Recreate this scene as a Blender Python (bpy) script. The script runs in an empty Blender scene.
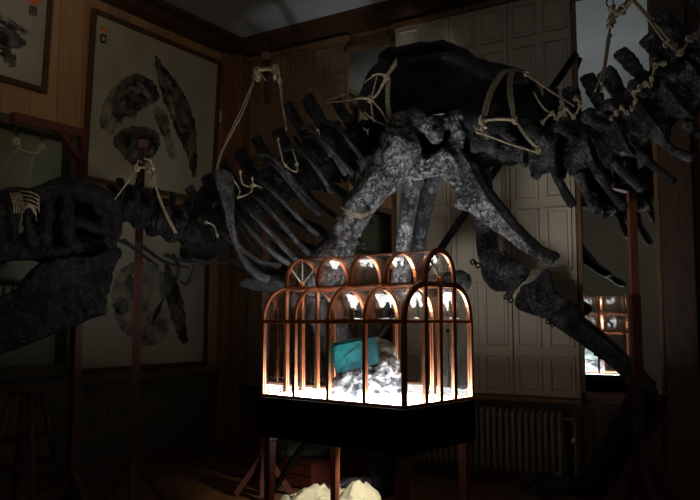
import bpy, bmesh, math, random
from mathutils import Vector, Matrix, noise
random.seed(7)
PI = math.pi
sc = bpy.context.scene
COL = sc.collection
V = Vector

# ------------------------------------------------------------------ camera
FPX, CH = 770.0, 1.25
PIT = math.atan((322 - 250) / FPX)
hd = V((-0.5369, 0.8437, 0)); hd.normalize()
RT = V((hd.y, -hd.x, 0))
FW = hd * math.cos(PIT) + V((0, 0, math.sin(PIT)))
UP = RT.cross(FW)
CAM = V((0, 0, CH))
cd = bpy.data.cameras.new('camera'); cam = bpy.data.objects.new('camera', cd); COL.objects.link(cam)
cd.sensor_width = 36; cd.lens = 36 * FPX / 700; cd.clip_start = 0.05
cam.matrix_world = Matrix((( RT.x, UP.x, -FW.x, 0), (RT.y, UP.y, -FW.y, 0), (RT.z, UP.z, -FW.z, CH), (0, 0, 0, 1)))
sc.camera = cam

def ray(px, py): return FW + RT * ((px - 350) / FPX) + UP * ((250 - py) / FPX)
def P(px, py, d): return CAM + ray(px, py) * d
YB, XL, XR, YR = 5.88, -5.08, 2.6, -2.3
def BW(px, py, y=YB):
    r = ray(px, py); t = y / r.y; p = CAM + r * t; return p
def LW(px, py, x=XL):
    r = ray(px, py); t = x / r.x; return CAM + r * t
def FL(px, py, z=0):
    r = ray(px, py); t = (z - CH) / r.z; return CAM + r * t

# ------------------------------------------------------------------ materials
def mat(name): 
    m = bpy.data.materials.new(name); m.use_nodes = True
    return m, m.node_tree, m.node_tree.nodes['Principled BSDF']
def noisy(name, c1, c2, scale=8, rough=.6, metallic=0, bump=.0, stretch=(1, 1, 1), detail=6, bscale=None, lo=.35, hi=.68, spec=.5):
    m, nt, b = mat(name); N, L = nt.nodes, nt.links
    tc = N.new('ShaderNodeTexCoord'); mp = N.new('ShaderNodeMapping'); mp.inputs['Scale'].default_value = stretch
    L.new(tc.outputs['Object'], mp.inputs['Vector'])
    n = N.new('ShaderNodeTexNoise'); n.inputs['Scale'].default_value = scale; n.inputs['Detail'].default_value = detail
    L.new(mp.outputs['Vector'], n.inputs['Vector'])
    r = N.new('ShaderNodeValToRGB'); r.color_ramp.elements[0].position = lo; r.color_ramp.elements[1].position = hi
    r.color_ramp.elements[0].color = (*c1, 1); r.color_ramp.elements[1].color = (*c2, 1)
    L.new(n.outputs['Fac'], r.inputs['Fac']); L.new(r.outputs['Color'], b.inputs['Base Color'])
    b.inputs['Roughness'].default_value = rough; b.inputs['Metallic'].default_value = metallic
    b.inputs['Specular IOR Level'].default_value = spec
    if bump:
        n2 = N.new('ShaderNodeTexNoise'); n2.inputs['Scale'].default_value = bscale or scale * 2.5; n2.inputs['Detail'].default_value = 8
        L.new(mp.outputs['Vector'], n2.inputs['Vector'])
        bp = N.new('ShaderNodeBump'); bp.inputs['Strength'].default_value = bump; bp.inputs['Distance'].default_value = .02
        L.new(n2.outputs['Fac'], bp.inputs['Height']); L.new(bp.outputs['Normal'], b.inputs['Normal'])
    return m
def planks(name, c1, c2, cgap, axis, freq, rough=.45, spec=.5):
    """wood boards: thin dark joints every 1/freq metres along an axis, grain along the other"""
    m, nt, b = mat(name); N, L = nt.nodes, nt.links
    tc = N.new('ShaderNodeTexCoord'); sp = N.new('ShaderNodeSeparateXYZ'); L.new(tc.outputs['Object'], sp.inputs[0])
    mu = N.new('ShaderNodeMath'); mu.operation = 'MULTIPLY'; mu.inputs[1].default_value = freq
    L.new(sp.outputs[axis], mu.inputs[0])
    fr = N.new('ShaderNodeMath'); fr.operation = 'FRACT'; L.new(mu.outputs[0], fr.inputs[0])
    fl = N.new('ShaderNodeMath'); fl.operation = 'FLOOR'; L.new(mu.outputs[0], fl.inputs[0])
    wn = N.new('ShaderNodeTexWhiteNoise'); wn.noise_dimensions = '1D'; L.new(fl.outputs[0], wn.inputs['W'])
    mp = N.new('ShaderNodeMapping'); st = [1.5, 1.5, 1.5]; st['XYZ'.index(axis)] = 22
    mp.inputs['Scale'].default_value = st
    L.new(tc.outputs['Object'], mp.inputs['Vector'])
    n = N.new('ShaderNodeTexNoise'); n.inputs['Scale'].default_value = 1.6; n.inputs['Detail'].default_value = 5
    L.new(mp.outputs['Vector'], n.inputs['Vector'])
    ad = N.new('ShaderNodeMath'); ad.operation = 'ADD'
    m2 = N.new('ShaderNodeMath'); m2.operation = 'MULTIPLY'; m2.inputs[1].default_value = .45; L.new(wn.outputs['Value'], m2.inputs[0])
    L.new(n.outputs['Fac'], ad.inputs[0]); L.new(m2.outputs[0], ad.inputs[1])
    r = N.new('ShaderNodeValToRGB'); r.color_ramp.elements[0].position = .35; r.color_ramp.elements[1].position = 1.0
    r.color_ramp.elements[0].color = (*c1, 1); r.color_ramp.elements[1].color = (*c2, 1)
    L.new(ad.outputs[0], r.inputs['Fac'])
    gt = N.new('ShaderNodeMath'); gt.operation = 'LESS_THAN'; gt.inputs[1].default_value = .035; L.new(fr.outputs[0], gt.inputs[0])
    mx = N.new('ShaderNodeMix'); mx.data_type = 'RGBA'; mx.inputs[7].default_value = (*cgap, 1)
    L.new(gt.outputs[0], mx.inputs[0]); L.new(r.outputs['Color'], mx.inputs[6]); L.new(mx.outputs[2], b.inputs['Base Color'])
    b.inputs['Roughness'].default_value = rough; b.inputs['Specular IOR Level'].default_value = spec
    return m
def glass_mat(name, tint=(.97, .985, .98), strength=1.0, wavy=0, cap=.4):
    m = bpy.data.materials.new(name); m.use_nodes = True; nt = m.node_tree; N, L = nt.nodes, nt.links
    N.clear(); o = N.new('ShaderNodeOutputMaterial'); mx = N.new('ShaderNodeMixShader')
    t = N.new('ShaderNodeBsdfTransparent'); t.inputs[0].default_value = (*tint, 1)
    g = N.new('ShaderNodeBsdfGlossy'); g.inputs['Roughness'].default_value = .015
    f = N.new('ShaderNodeFresnel'); f.inputs['IOR'].default_value = 1.45
    if wavy:
        tc = N.new('ShaderNodeTexCoord'); nz = N.new('ShaderNodeTexNoise'); nz.inputs['Scale'].default_value = 14; nz.inputs['Detail'].default_value = 2
        L.new(tc.outputs['Object'], nz.inputs['Vector']); bp = N.new('ShaderNodeBump'); bp.inputs['Strength'].default_value = wavy; bp.inputs['Distance'].default_value = .006
        L.new(nz.outputs['Fac'], bp.inputs['Height']); L.new(bp.outputs['Normal'], g.inputs['Normal']); mp = N.new('ShaderNodeMapping'); mp.inputs['Rotation'].default_value = (0, 0, .66); mp.inputs['Scale'].default_value = (.25, 1.6, 1.6); L.new(tc.outputs['Object'], mp.inputs['Vector']); L.new(mp.outputs['Vector'], nz.inputs['Vector'])
    k = N.new('ShaderNodeMath'); k.operation = 'MULTIPLY'; k.inputs[1].default_value = strength
    ge = N.new('ShaderNodeNewGeometry'); iv = N.new('ShaderNodeMath'); iv.operation = 'SUBTRACT'; iv.inputs[0].default_value = 1
    L.new(ge.outputs['Backfacing'], iv.inputs[1]); k2 = N.new('ShaderNodeMath'); k2.operation = 'MULTIPLY'
    mn = N.new('ShaderNodeMath'); mn.operation = 'MINIMUM'; mn.inputs[1].default_value = cap; L.new(k.outputs[0], mn.inputs[0])
    L.new(f.outputs[0], k.inputs[0]); L.new(mn.outputs[0], k2.inputs[0]); L.new(iv.outputs[0], k2.inputs[1]); L.new(k2.outputs[0], mx.inputs[0]); L.new(t.outputs[0], mx.inputs[1]); L.new(g.outputs[0], mx.inputs[2])
    L.new(mx.outputs[0], o.inputs[0]); return m
def emit_mat(name, c, s):
    m = bpy.data.materials.new(name); m.use_nodes = True; nt = m.node_tree; N, L = nt.nodes, nt.links
    N.clear(); o = N.new('ShaderNodeOutputMaterial'); e = N.new('ShaderNodeEmission'); e.inputs[0].default_value = (*c, 1); e.inputs[1].default_value = s
    L.new(e.outputs[0], o.inputs[0]); return m

M = {}
def bone_mat(name, dark, light, rough=.42, spec=.5):
    m, nt, b = mat(name); N, L = nt.nodes, nt.links
    tc = N.new('ShaderNodeTexCoord'); geo = N.new('ShaderNodeNewGeometry')
    def nz(sc, det, ro=.6, src=None):
        n = N.new('ShaderNodeTexNoise'); n.inputs['Scale'].default_value = sc; n.inputs['Detail'].default_value = det; n.inputs['Roughness'].default_value = ro
        L.new(src or geo.outputs['Position'], n.inputs['Vector']); return n
    def mth(op, a, bb):
        q = N.new('ShaderNodeMath'); q.operation = op
        for k, x in enumerate((a, bb)):
            if isinstance(x, (int, float)): q.inputs[k].default_value = x
            else: L.new(x, q.inputs[k])
        return q.outputs[0]
    big, fine = nz(7, 5), nz(38, 10, .7)
    vo = N.new('ShaderNodeTexVoronoi'); vo.feature = 'DISTANCE_TO_EDGE'; vo.inputs['Scale'].default_value = 26
    wob = nz(14, 6); ad = N.new('ShaderNodeVectorMath'); ad.operation = 'MULTIPLY_ADD'; ad.inputs[1].default_value = (.22, .22, .22)
    L.new(wob.outputs['Color'], ad.inputs[0]); L.new(geo.outputs['Position'], ad.inputs[2]); L.new(ad.outputs[0], vo.inputs['Vector'])
    crack = N.new('ShaderNodeMapRange'); crack.inputs[1].default_value = 0; crack.inputs[2].default_value = .12; L.new(vo.outputs['Distance'], crack.inputs[0])
    r = N.new('ShaderNodeValToRGB'); r.color_ramp.elements[0].position = .22; r.color_ramp.elements[1].position = .50
    r.color_ramp.elements[0].color = (*dark, 1); r.color_ramp.elements[1].color = (*light, 1)
    vv = mth('MULTIPLY', mth('MULTIPLY', big.outputs['Fac'], fine.outputs['Fac']), mth('ADD', mth('MULTIPLY', crack.outputs[0], .45), .75))
    L.new(vv, r.inputs['Fac']); L.new(r.outputs['Color'], b.inputs['Base Color'])
    b.inputs['Roughness'].default_value = rough; b.inputs['Specular IOR Level'].default_value = spec
    h = mth('ADD', mth('MULTIPLY', fine.outputs['Fac'], .8), mth('MULTIPLY', crack.outputs[0], .35))
    bp = N.new('ShaderNodeBump'); bp.inputs['Strength'].default_value = .9; bp.inputs['Distance'].default_value = .022
    L.new(h, bp.inputs['Height']); L.new(bp.outputs['Normal'], b.inputs['Normal'])
    return m
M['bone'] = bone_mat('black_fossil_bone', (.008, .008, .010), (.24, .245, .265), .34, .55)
M['bone_lit'] = bone_mat('lit_fossil_bone', (.010, .010, .012), (.66, .66, .68), .33, .6)  # same fossil bone, lightened for the parts that light falls on
M['bone_shade'] = bone_mat('shaded_fossil_bone', (.004, .004, .005), (.055, .056, .062), .45, .35)  # same fossil bone, darkened for the parts in shade
M['rope'] = noisy('hemp_rope', (.30, .24, .15), (.55, .47, .33), 60, .9, bump=.6, bscale=160)
M['copper'] = noisy('copper', (.62, .26, .14), (.74, .37, .22), 12, .30, 1.0)
M['glass'] = glass_mat('clear_glass', (.975, .985, .985), 1.7)
M['wavyglass'] = glass_mat('drawn_curved_glass', (.97, .98, .98), 2.2, .45, .36)
M['panel'] = emit_mat('luminous_panel', (1.0, .98, .95), 21.0)
M['table'] = noisy('black_painted_wood', (.005, .0045, .004), (.010, .009, .008), 20, .9, spec=.08)
M['leg'] = noisy('reddish_table_wood', (.13, .038, .018), (.22, .07, .034), 10, .4, stretch=(8, 8, 1))
M['redwood'] = noisy('dark_red_painted_wood', (.045, .007, .004), (.07, .012, .006), 8, .5, stretch=(4, 4, 1))
M['teal'] = noisy('teal_patina', (.002, .030, .038), (.012, .15, .16), 6, .75, bump=.4, bscale=25, lo=.42, hi=.62, spec=.12)
M['stone'] = noisy('grey_green_stone', (.03, .045, .04), (.20, .25, .22), 16, .8, bump=.8, bscale=28)
M['plaster'] = noisy('crumpled_white_plaster', (.012, .015, .02), (.27, .28, .30), 26, .9, bump=1.0, bscale=35, lo=.38, hi=.6)
M['slot'] = noisy('black_slot', (.004, .006, .006), (.01, .012, .012), 20, .8)
M['mirror'], _nt, _b = mat('mirror_glass'); _b.inputs['Metallic'].default_value = 1; _b.inputs['Roughness'].default_value = .02; _b.inputs['Base Color'].default_value = (.80, .87, .90, 1)
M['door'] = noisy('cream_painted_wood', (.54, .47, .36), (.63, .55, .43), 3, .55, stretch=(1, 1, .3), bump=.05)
M['door_brown'] = noisy('brown_door_wood', (.17, .115, .065), (.24, .165, .095), 3, .5, stretch=(1, 1, .3), bump=.05)  # darker and browner than the other run of doors
M['darkwood'] = noisy('dark_brown_wood', (.05, .024, .012), (.09, .045, .022), 7, .45, stretch=(5, 5, 1))
M['brownwood'] = noisy('brown_wood', (.15, .075, .033), (.24, .12, .055), 5, .45, stretch=(5, 5, 1))
M['wallwood'] = planks('warm_wall_boards', (.30, .165, .08), (.46, .26, .13), (.22, .12, .055), 'Y', 4.3)
M['wallwood_b'] = planks('brown_frieze_boards', (.20, .105, .05), (.30, .16, .08), (.1, .05, .02), 'X', 3.0)
M['floor'] = planks('oak_floor_boards', (.11, .052, .022), (.21, .10, .045), (.02, .01, .005), 'X', 9, .35)
M['ceil'] = noisy('ceiling_plaster', (.50, .53, .54), (.58, .61, .62), 2, .9)
M['paper'] = noisy('aged_paper', (.31, .285, .215), (.38, .35, .27), 3, .9)
M['ink'] = noisy('grey_print_ink', (.010, .010, .010), (.17, .16, .125), 9, .95, detail=12, lo=.40, hi=.74)
M['ink_pale'] = noisy('pale_print_ink', (.04, .038, .033), (.30, .28, .215), 8, .95, detail=12, lo=.36, hi=.66)
M['black_ink'] = noisy('black_ink', (.012, .012, .013), (.02, .02, .02), 9, .9)
M['orange'] = noisy('orange_print', (.62, .13, .02), (.75, .18, .03), 9, .9)
M['iron'] = noisy('blackened_iron', (.01, .01, .01), (.03, .03, .03), 12, .45, .6)
M['radiator'] = noisy('cream_radiator_enamel', (.20, .165, .11), (.26, .215, .145), 6, .4)
M['white_plastic'] = noisy('white_plastic', (.6, .58, .52), (.7, .68, .62), 6, .4)
M['cloth'] = noisy('cream_dust_sheet', (.66, .60, .42), (.78, .73, .55), 4, .9, bump=.15)
M['bag'] = noisy('grey_green_canvas', (.07, .085, .07), (.17, .19, .15), 6, .9, bump=.3)
M['wain'] = noisy('olive_wainscot_paint', (.06, .05, .028), (.09, .075, .042), 4, .6)
M['cabglass'] = glass_mat('cabinet_glass', (.75, .80, .78), 1.0)
M['walldull'] = noisy('plain_wall_paint', (.55, .47, .36), (.62, .54, .42), 2, .9)

# ------------------------------------------------------------------ mesh helpers
def obj(name, bm, m, parent=None, smooth=True, kind=None, label=None):
    me = bpy.data.meshes.new(name)
    bmesh.ops.recalc_face_normals(bm, faces=bm.faces[:])
    if smooth:
        for f in bm.faces: f.smooth = True
    bm.to_mesh(me); bm.free()
    o = bpy.data.objects.new(name, me); COL.objects.link(o)
    me.materials.append(m)
    if parent is not None: par(o, parent)
    if kind: o['kind'] = kind
    if label: o['label'] = label
    return o
def par(o, parent):
    """parent without moving: parents are unrotated empties or meshes"""
    o.parent = parent
    o.matrix_parent_inverse = world(parent).inverted()
def world(o):
    m = o.matrix_basis.copy()
    if o.parent: m = world(o.parent) @ o.matrix_parent_inverse @ m
    return m
def tag(o, label, cat, group=None):
    o['label'] = label; o['category'] = cat
    if group: o['group'] = group
    return o
def thing(name, label, cat, loc, group=None):
    o = bpy.data.objects.new(name, None); COL.objects.link(o); o.location = loc; o.empty_display_size = .1
    return tag(o, label, cat, group)
def box(bm, lo, hi, bev=0, mtx=None):
    b2 = bmesh.new()
    bmesh.ops.create_cube(b2, size=1)
    c = [(lo[i] + hi[i]) / 2 for i in range(3)]; s = [abs(hi[i] - lo[i]) for i in range(3)]
    for v in b2.verts: v.co = V((v.co.x * s[0] + c[0], v.co.y * s[1] + c[1], v.co.z * s[2] + c[2]))
    if bev: bmesh.ops.bevel(b2, geom=b2.edges[:], offset=bev, segments=2, affect='EDGES', profile=.6)
    if mtx is not None: b2.transform(mtx)
    merge(bm, b2)
def merge(bm, b2):
    me = bpy.data.meshes.new('tmp'); b2.to_mesh(me); b2.free(); bm.from_mesh(me); bpy.data.meshes.remove(me)
def B(lo, hi, bev=0):
    bm = bmesh.new(); box(bm, lo, hi, bev); return bm
def catmull(pts, n=6):
    pts = [V(p) for p in pts]
    if len(pts) < 3: return [pts[0].lerp(pts[-1], k / n) for k in range(n + 1)]
    out = []
    for i in range(len(pts) - 1):
        p0, p1, p2, p3 = pts[max(i - 1, 0)], pts[i], pts[i + 1], pts[min(i + 2, len(pts) - 1)]
        for k in range(n):
            t = k / n
            out.append(.5 * ((2 * p1) + (p2 - p0) * t + (2 * p0 - 5 * p1 + 4 * p2 - p3) * t * t + (3 * p1 - p0 - 3 * p2 + p3) * t ** 3))
    out.append(pts[-1].copy()); return out
def sweep(bm, pts, sec, up=None, closed=False, radii=None, cap=True):
    """sec: list of (a,b) in the (side, up) frame"""
    pts = [V(p) for p in pts]; n = len(pts); rings = []
    prev = None
    for i, p in enumerate(pts):
        if closed: t = pts[(i + 1) % n] - pts[i - 1]
        else: t = pts[min(i + 1, n - 1)] - pts[max(i - 1, 0)]
        t.normalize()
        u = V(up) if up is not None else (prev if prev is not None else V((0.31, .23, .92)))
        s = t.cross(u)
        if s.length < 1e-4: s = t.cross(V((1, .2, .1)))
        s.normalize(); w = s.cross(t); w.normalize(); prev = w
        k = radii[i] if radii else 1
        rings.append([bm.verts.new(p + s * a * k + w * b * k) for a, b in sec])
    m = len(sec)
    for i in range(n if closed else n - 1):
        A, Bq = rings[i], rings[(i + 1) % n]
        for j in range(m): bm.faces.new((A[j], A[(j + 1) % m], Bq[(j + 1) % m], Bq[j]))
    if not closed and cap: bm.faces.new(rings[0][::-1]); bm.faces.new(rings[-1])
def circ(r, n=10): return [(r * math.cos(2 * PI * k / n), r * math.sin(2 * PI * k / n)) for k in range(n)]
def rect(a, b): return [(-a / 2, -b / 2), (a / 2, -b / 2), (a / 2, b / 2), (-a / 2, b / 2)]
def tube(bm, pts, radii, n=10, sub=5, up=None):
    """tapered round tube with rounded ends; radii one per control point"""
    if sub > 1 and len(pts) > 1:
        c = catmull(pts, sub); rr = []
        for i in range(len(c)):
            f = i / sub; k = min(int(f), len(radii) - 2); rr.append(radii[k] + (radii[k + 1] - radii[k]) * (f - k))
    else: c = [V(p) for p in pts]; rr = list(radii)
    t0 = (c[0] - c[1]).normalized(); t1 = (c[-1] - c[-2]).normalized()
    c = [c[0] + t0 * rr[0] * .55] + c + [c[-1] + t1 * rr[-1] * .55]; rr = [rr[0] * .5] + rr + [rr[-1] * .5]
    sweep(bm, c, circ(1, n), radii=rr, up=up)
def ell(bm, c, r, mtx=None, seg=12):
    b2 = bmesh.new(); bmesh.ops.create_uvsphere(b2, u_segments=seg, v_segments=max(6, seg * 2 // 3), radius=1)
    for v in b2.verts: v.co = V((v.co.x * r[0], v.co.y * r[1], v.co.z * r[2]))
    if mtx is not None: b2.transform(mtx.to_4x4())
    b2.transform(Matrix.Translation(c)); merge(bm, b2)
def plate(bm, pts, nrm, th):
    """closed slab: outline pts (3D) thickened th along nrm"""
    a = [bm.verts.new(p - nrm * th / 2) for p in pts]; b = [bm.verts.new(p + nrm * th / 2) for p in pts]
    bm.faces.new(a); bm.faces.new(b[::-1]); n = len(pts)
    for i in range(n): bm.faces.new((a[i], b[i], b[(i + 1) % n], a[(i + 1) % n]))
TMP = bpy.data.collections.new('tmp')
def organic(bm, voxel=.014, smooth=3, amp=.01, freq=9, seed=0, amp2=0):
    """melt the pieces in bm into one closed rough surface; returns a bmesh"""
    bmesh.ops.recalc_face_normals(bm, faces=bm.faces[:])
    me = bpy.data.meshes.new('tmp'); bm.to_mesh(me); bm.free()
    o = bpy.data.objects.new('tmp', me); COL.objects.link(o)
    r = o.modifiers.new('r', 'REMESH'); r.mode = 'VOXEL'; r.voxel_size = voxel; r.adaptivity = 0
    if smooth:
        s = o.modifiers.new('s', 'SMOOTH'); s.iterations = smooth; s.factor = .5
    dg = bpy.context.evaluated_depsgraph_get(); dg.update()
    m2 = bpy.data.meshes.new_from_object(o.evaluated_get(dg))
    bpy.data.objects.remove(o); bpy.data.meshes.remove(me)
    b = bmesh.new(); b.from_mesh(m2); bpy.data.meshes.remove(m2)
    b.normal_update(); off = V((seed * 3.1, seed * 1.7, 0))
    for v in b.verts:
        q = (v.co + off) * freq
        k = noise.noise(q) + .5 * noise.noise(q * 2.3) + .3 * noise.noise(q * 5.1)
        d = amp * k
        if amp2: d -= amp2 * max(0, abs(noise.noise((v.co + off) * freq * 3.3)) - .25)
        v.co += v.normal * d
    return b

# ------------------------------------------------------------------ room shell
ZC = LW(237, 44, XL).z
def struct(name, bm, m, smooth=False): return obj(name, bm, m, None, smooth, 'structure')
struct('floor', B((XL - .1, YR - .1, -.12), (XR + .1, YB + .1, 0)), M['floor'])
struct('ceiling', B((XL - .1, YR - .1, ZC), (XR + .1, YB + .1, ZC + .12)), M['ceil'])
struct('wall_left', B((XL - .12, YR - .1, 0), (XL, YB + .1, ZC)), M['wallwood'])
struct('wall_back', B((XL - .1, YB, 0), (XR + .1, YB + .12, ZC)), M['wallwood_b'])
# right wall with an opening for the added, unseen window
wy0, wy1, wz0, wz1 = .1, 1.7, 1.0, 3.2
bm = bmesh.new()
box(bm, (XR, YR - .1, 0), (XR + .12, wy0, ZC)); box(bm, (XR, wy1, 0), (XR + .12, YB + .1, ZC))
box(bm, (XR, wy0, 0), (XR + .12, wy1, wz0)); box(bm, (XR, wy0, wz1), (XR + .12, wy1, ZC))
struct('wall_right', bm, M['walldull'])
struct('wall_rear', B((XL - .1, YR - .12, 0), (XR + .1, YR, ZC)), M['walldull'])
bm = bmesh.new()
for x in (.55, 1.17, 1.8): box(bm, (x, YR - .01, 2.55), (x + .06, YR + .012, 3.65))
for z in (2.55, 3.06, 3.6): box(bm, (.55, YR - .01, z), (1.86, YR + .012, z + .05))
struct('added_window_2', bm, M['darkwood'])  # unseen rear window, bars only, added to go with the left-wall fill
bm = bmesh.new()
for y in (wy0, (wy0 + wy1) / 2 - .02, wy1 - .05): box(bm, (XR + .02, y, wz0), (XR + .09, y + .05, wz1))
for z in (wz0, wz0 + .9, wz1 - .05): box(bm, (XR + .02, wy0, z), (XR + .09, wy1, z + .05))
win = struct('added_window_1', bm, M['darkwood'])  # unseen window, added as a place for the fill light
g = obj('added_window_glass', B((XR + .05, wy0, wz0), (XR + .056, wy1, wz1)), M['glass'], win, False)
# cornices and skirting
def prism_x(name, prof, x0, x1, m):
    bm = bmesh.new(); a = [bm.verts.new((x0, y, z)) for y, z in prof]; b = [bm.verts.new((x1, y, z)) for y, z in prof]
    bm.faces.new(a); bm.faces.new(b[::-1]); n = len(prof)
    for i in range(n): bm.faces.new((a[i], b[i], b[(i + 1) % n], a[(i + 1) % n]))
    return struct(name, bm, m)
def prism_y(name, prof, y0, y1, m):
    bm = bmesh.new(); a = [bm.verts.new((x, y0, z)) for x, z in prof]; b = [bm.verts.new((x, y1, z)) for x, z in prof]
    bm.faces.new(a); bm.faces.new(b[::-1]); n = len(prof)
    for i in range(n): bm.faces.new((a[i], b[i], b[(i + 1) % n], a[(i + 1) % n]))
    return struct(name, bm, m)
cor = [(0, 0), (.16, 0), (.15, -.04), (.10, -.06), (.07, -.12), (.03, -.15), (0, -.17)]
prism_x('trim_1', [(YB - a, ZC + b) for a, b in cor], XL, XR, M['darkwood'])
prism_y('trim_2', [(XL + a, ZC + b) for a, b in cor], YR, YB, M['darkwood'])
prism_x('baseboard_back', [(YB, 0), (YB - .03, 0), (YB - .03, .13), (YB - .015, .15), (YB, .15)], XL, XR, M['darkwood'])
prism_y('baseboard_left', [(XL, 0), (XL + .03, 0), (XL + .03, .13), (XL + .015, .15), (XL, .15)], YR, YB, M['darkwood'])
# corner post
x1 = BW(250, 200).x
bm = bmesh.new(); box(bm, (XL, YB - .16, 0), (x1 - .0, YB, ZC - .17), .008); box(bm, (XL, YB - .28, 0), (XL + .06, YB - .16, ZC - .17), .006)
box(bm, (XL + .09, YB - .18, 0), (XL + .13, YB - .16, ZC - .17))
struct('trim_3', bm, M['brownwood'])

# ------------------------------------------------------------------ back wall: panelled cupboards, mirrors
zt = BW(398, 31).z; zb = BW(560, 397).z
rails = [zb] + [BW(560, y).z for y in (352, 276, 203, 118, 36)]
rails = [z for z in rails if z < zt - .25] + [zt]
def leaf(x0, x1):
    bm = bmesh.new(); y = YB - .05
    box(bm, (x0 + .004, y, zb + .004), (x1 - .004, YB - .005, zt), .004)
    w = x1 - x0; st = .055
    for i in range(len(rails) - 1):
        for k in range(2):
            a = x0 + st * .62 + k * (w / 2 - st * .12); b = a + w / 2 - st * 1.1
            z0, z1 = rails[i] + .035, rails[i + 1] - .035
            # raised moulding frame and raised field
            for (l, h) in (((a, z0), (b, z0 + .02)), ((a, z1 - .02), (b, z1)), ((a, z0), (a + .02, z1)), ((b - .02, z0), (b, z1))):
                box(bm, (l[0], y - .014, l[1]), (h[0], y + .004, h[1]), .006)
            box(bm, (a + .034, y - .006, z0 + .034), (b - .034, y + .004, z1 - .034), .006)
    return bm
def cupboard(pxa, pxb, n, label, dm='door'):
    xa, xb = BW(pxa, 250).x, BW(pxb, 250).x
    t = thing('built_in_cupboard', label, 'cupboard', ((xa + xb) / 2, YB, zb))
    for k in range(n):
        a = xa + (xb - xa) * k / n; b = xa + (xb - xa) * (k + 1) / n
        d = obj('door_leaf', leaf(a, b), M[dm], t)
        for f in d.data.polygons: f.use_smooth = False
        if k % 2 == 0:
            kb = bmesh.new(); ell(kb, V((b - .03, YB - .075, zb + .5)), (.014, .02, .014)); obj('door_knob', kb, M['iron'], d)
    bm = bmesh.new(); box(bm, (xa - .03, YB - .075, zt), (xb + .03, YB, zt + .05), .01); obj('head_rail', bm, M['brownwood'], t, False)
    bm = bmesh.new(); box(bm, (xa - .03, YB - .16, zb - .035), (xb + .03, YB, zb), .008); obj('sill', bm, M['brownwood'], t, False)
cupboard(251, 349, 3, 'tall darker brown panelled cupboard doors in the corner behind the rib cage', 'door_brown')
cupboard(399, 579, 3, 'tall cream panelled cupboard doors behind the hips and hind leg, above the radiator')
def wmirror(pxa, pxb, pyt, label, ang=0, tilt=0):
    xa, xb = BW(pxa, 250).x, BW(pxb, 250).x; ztop = BW((pxa + pxb) / 2, pyt).z if pyt is not None else ZC - .3
    t = thing('wall_mirror', label, 'mirror', ((xa + xb) / 2, YB, zb))
    bm = bmesh.new(); w = .035
    box(bm, (xa, YB - .07, zb), (xa + w, YB, ztop), .006); box(bm, (xb - w, YB - .07, zb), (xb, YB, ztop), .006)
    box(bm, (xa, YB - .07, ztop - .05), (xb, YB, ztop), .006); box(bm, (xa, YB - .07, zb), (xb, YB, zb + .06), .006)
    obj('frame', bm, M['brownwood'], t, False)
    zm = BW(620, 140).z
    parts = [(zb + .06, ztop - .05, 0, 0)] if not ang else [(zb + .06, zm - .02, ang, tilt), (zm + .02, ztop - .05, .01, .012)]
    for z0, z1, an, ti in parts:
        bm = B((xa + w, YB - .05, z0), (xb - w, YB - .045, z1)); cm = V(((xa + xb) / 2, YB - .045, (z0 + z1) / 2))
        bm.transform(Matrix.Translation(cm) @ Matrix.Rotation(an, 4, 'Z') @ Matrix.Rotation(ti, 4, 'X') @ Matrix.Translation(-cm))
        obj('mirror_glass', bm, M['mirror'], t, False)
    if ang: obj('middle_rail', B((xa + w, YB - .075, zm - .03), (xb - w, YB, zm + .03)), M['brownwood'], t, False)
wmirror(348, 399, 44, 'narrow mirror panel between the two runs of cupboard doors')
wmirror(580, 663, None, 'tall mirror panel reflecting the lit glass case and leg', .024, -.024)
# plain dark wall panelling right of the mirror
xa = BW(664, 250).x
bm = bmesh.new(); box(bm, (xa, YB - .10, 0), (xa + .22, YB, ZC - .17), .01); box(bm, (xa + .27, YB - .06, .3), (xa + .8, YB, ZC - .3), .01)
box(bm, (xa + .33, YB - .075, .45), (xa + .74, YB - .055, 1.5), .01); box(bm, (xa + .33, YB - .075, 1.6), (xa + .74, YB - .055, 3.4), .01)
struct('trim_4', bm, M['darkwood'])
# dado below the sills
bm = bmesh.new()
x0, x1 = BW(251, 250).x, xa
box(bm, (x0, YB - .02, .15), (x1, YB, zb - .035))
for k in range(8):
    a = x0 + (x1 - x0) * k / 8 + .05; b = x0 + (x1 - x0) * (k + 1) / 8 - .05
    box(bm, (a, YB - .035, .2), (b, YB - .015, zb - .09), .008)
struct('trim_5', bm, M['darkwood'])
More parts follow.
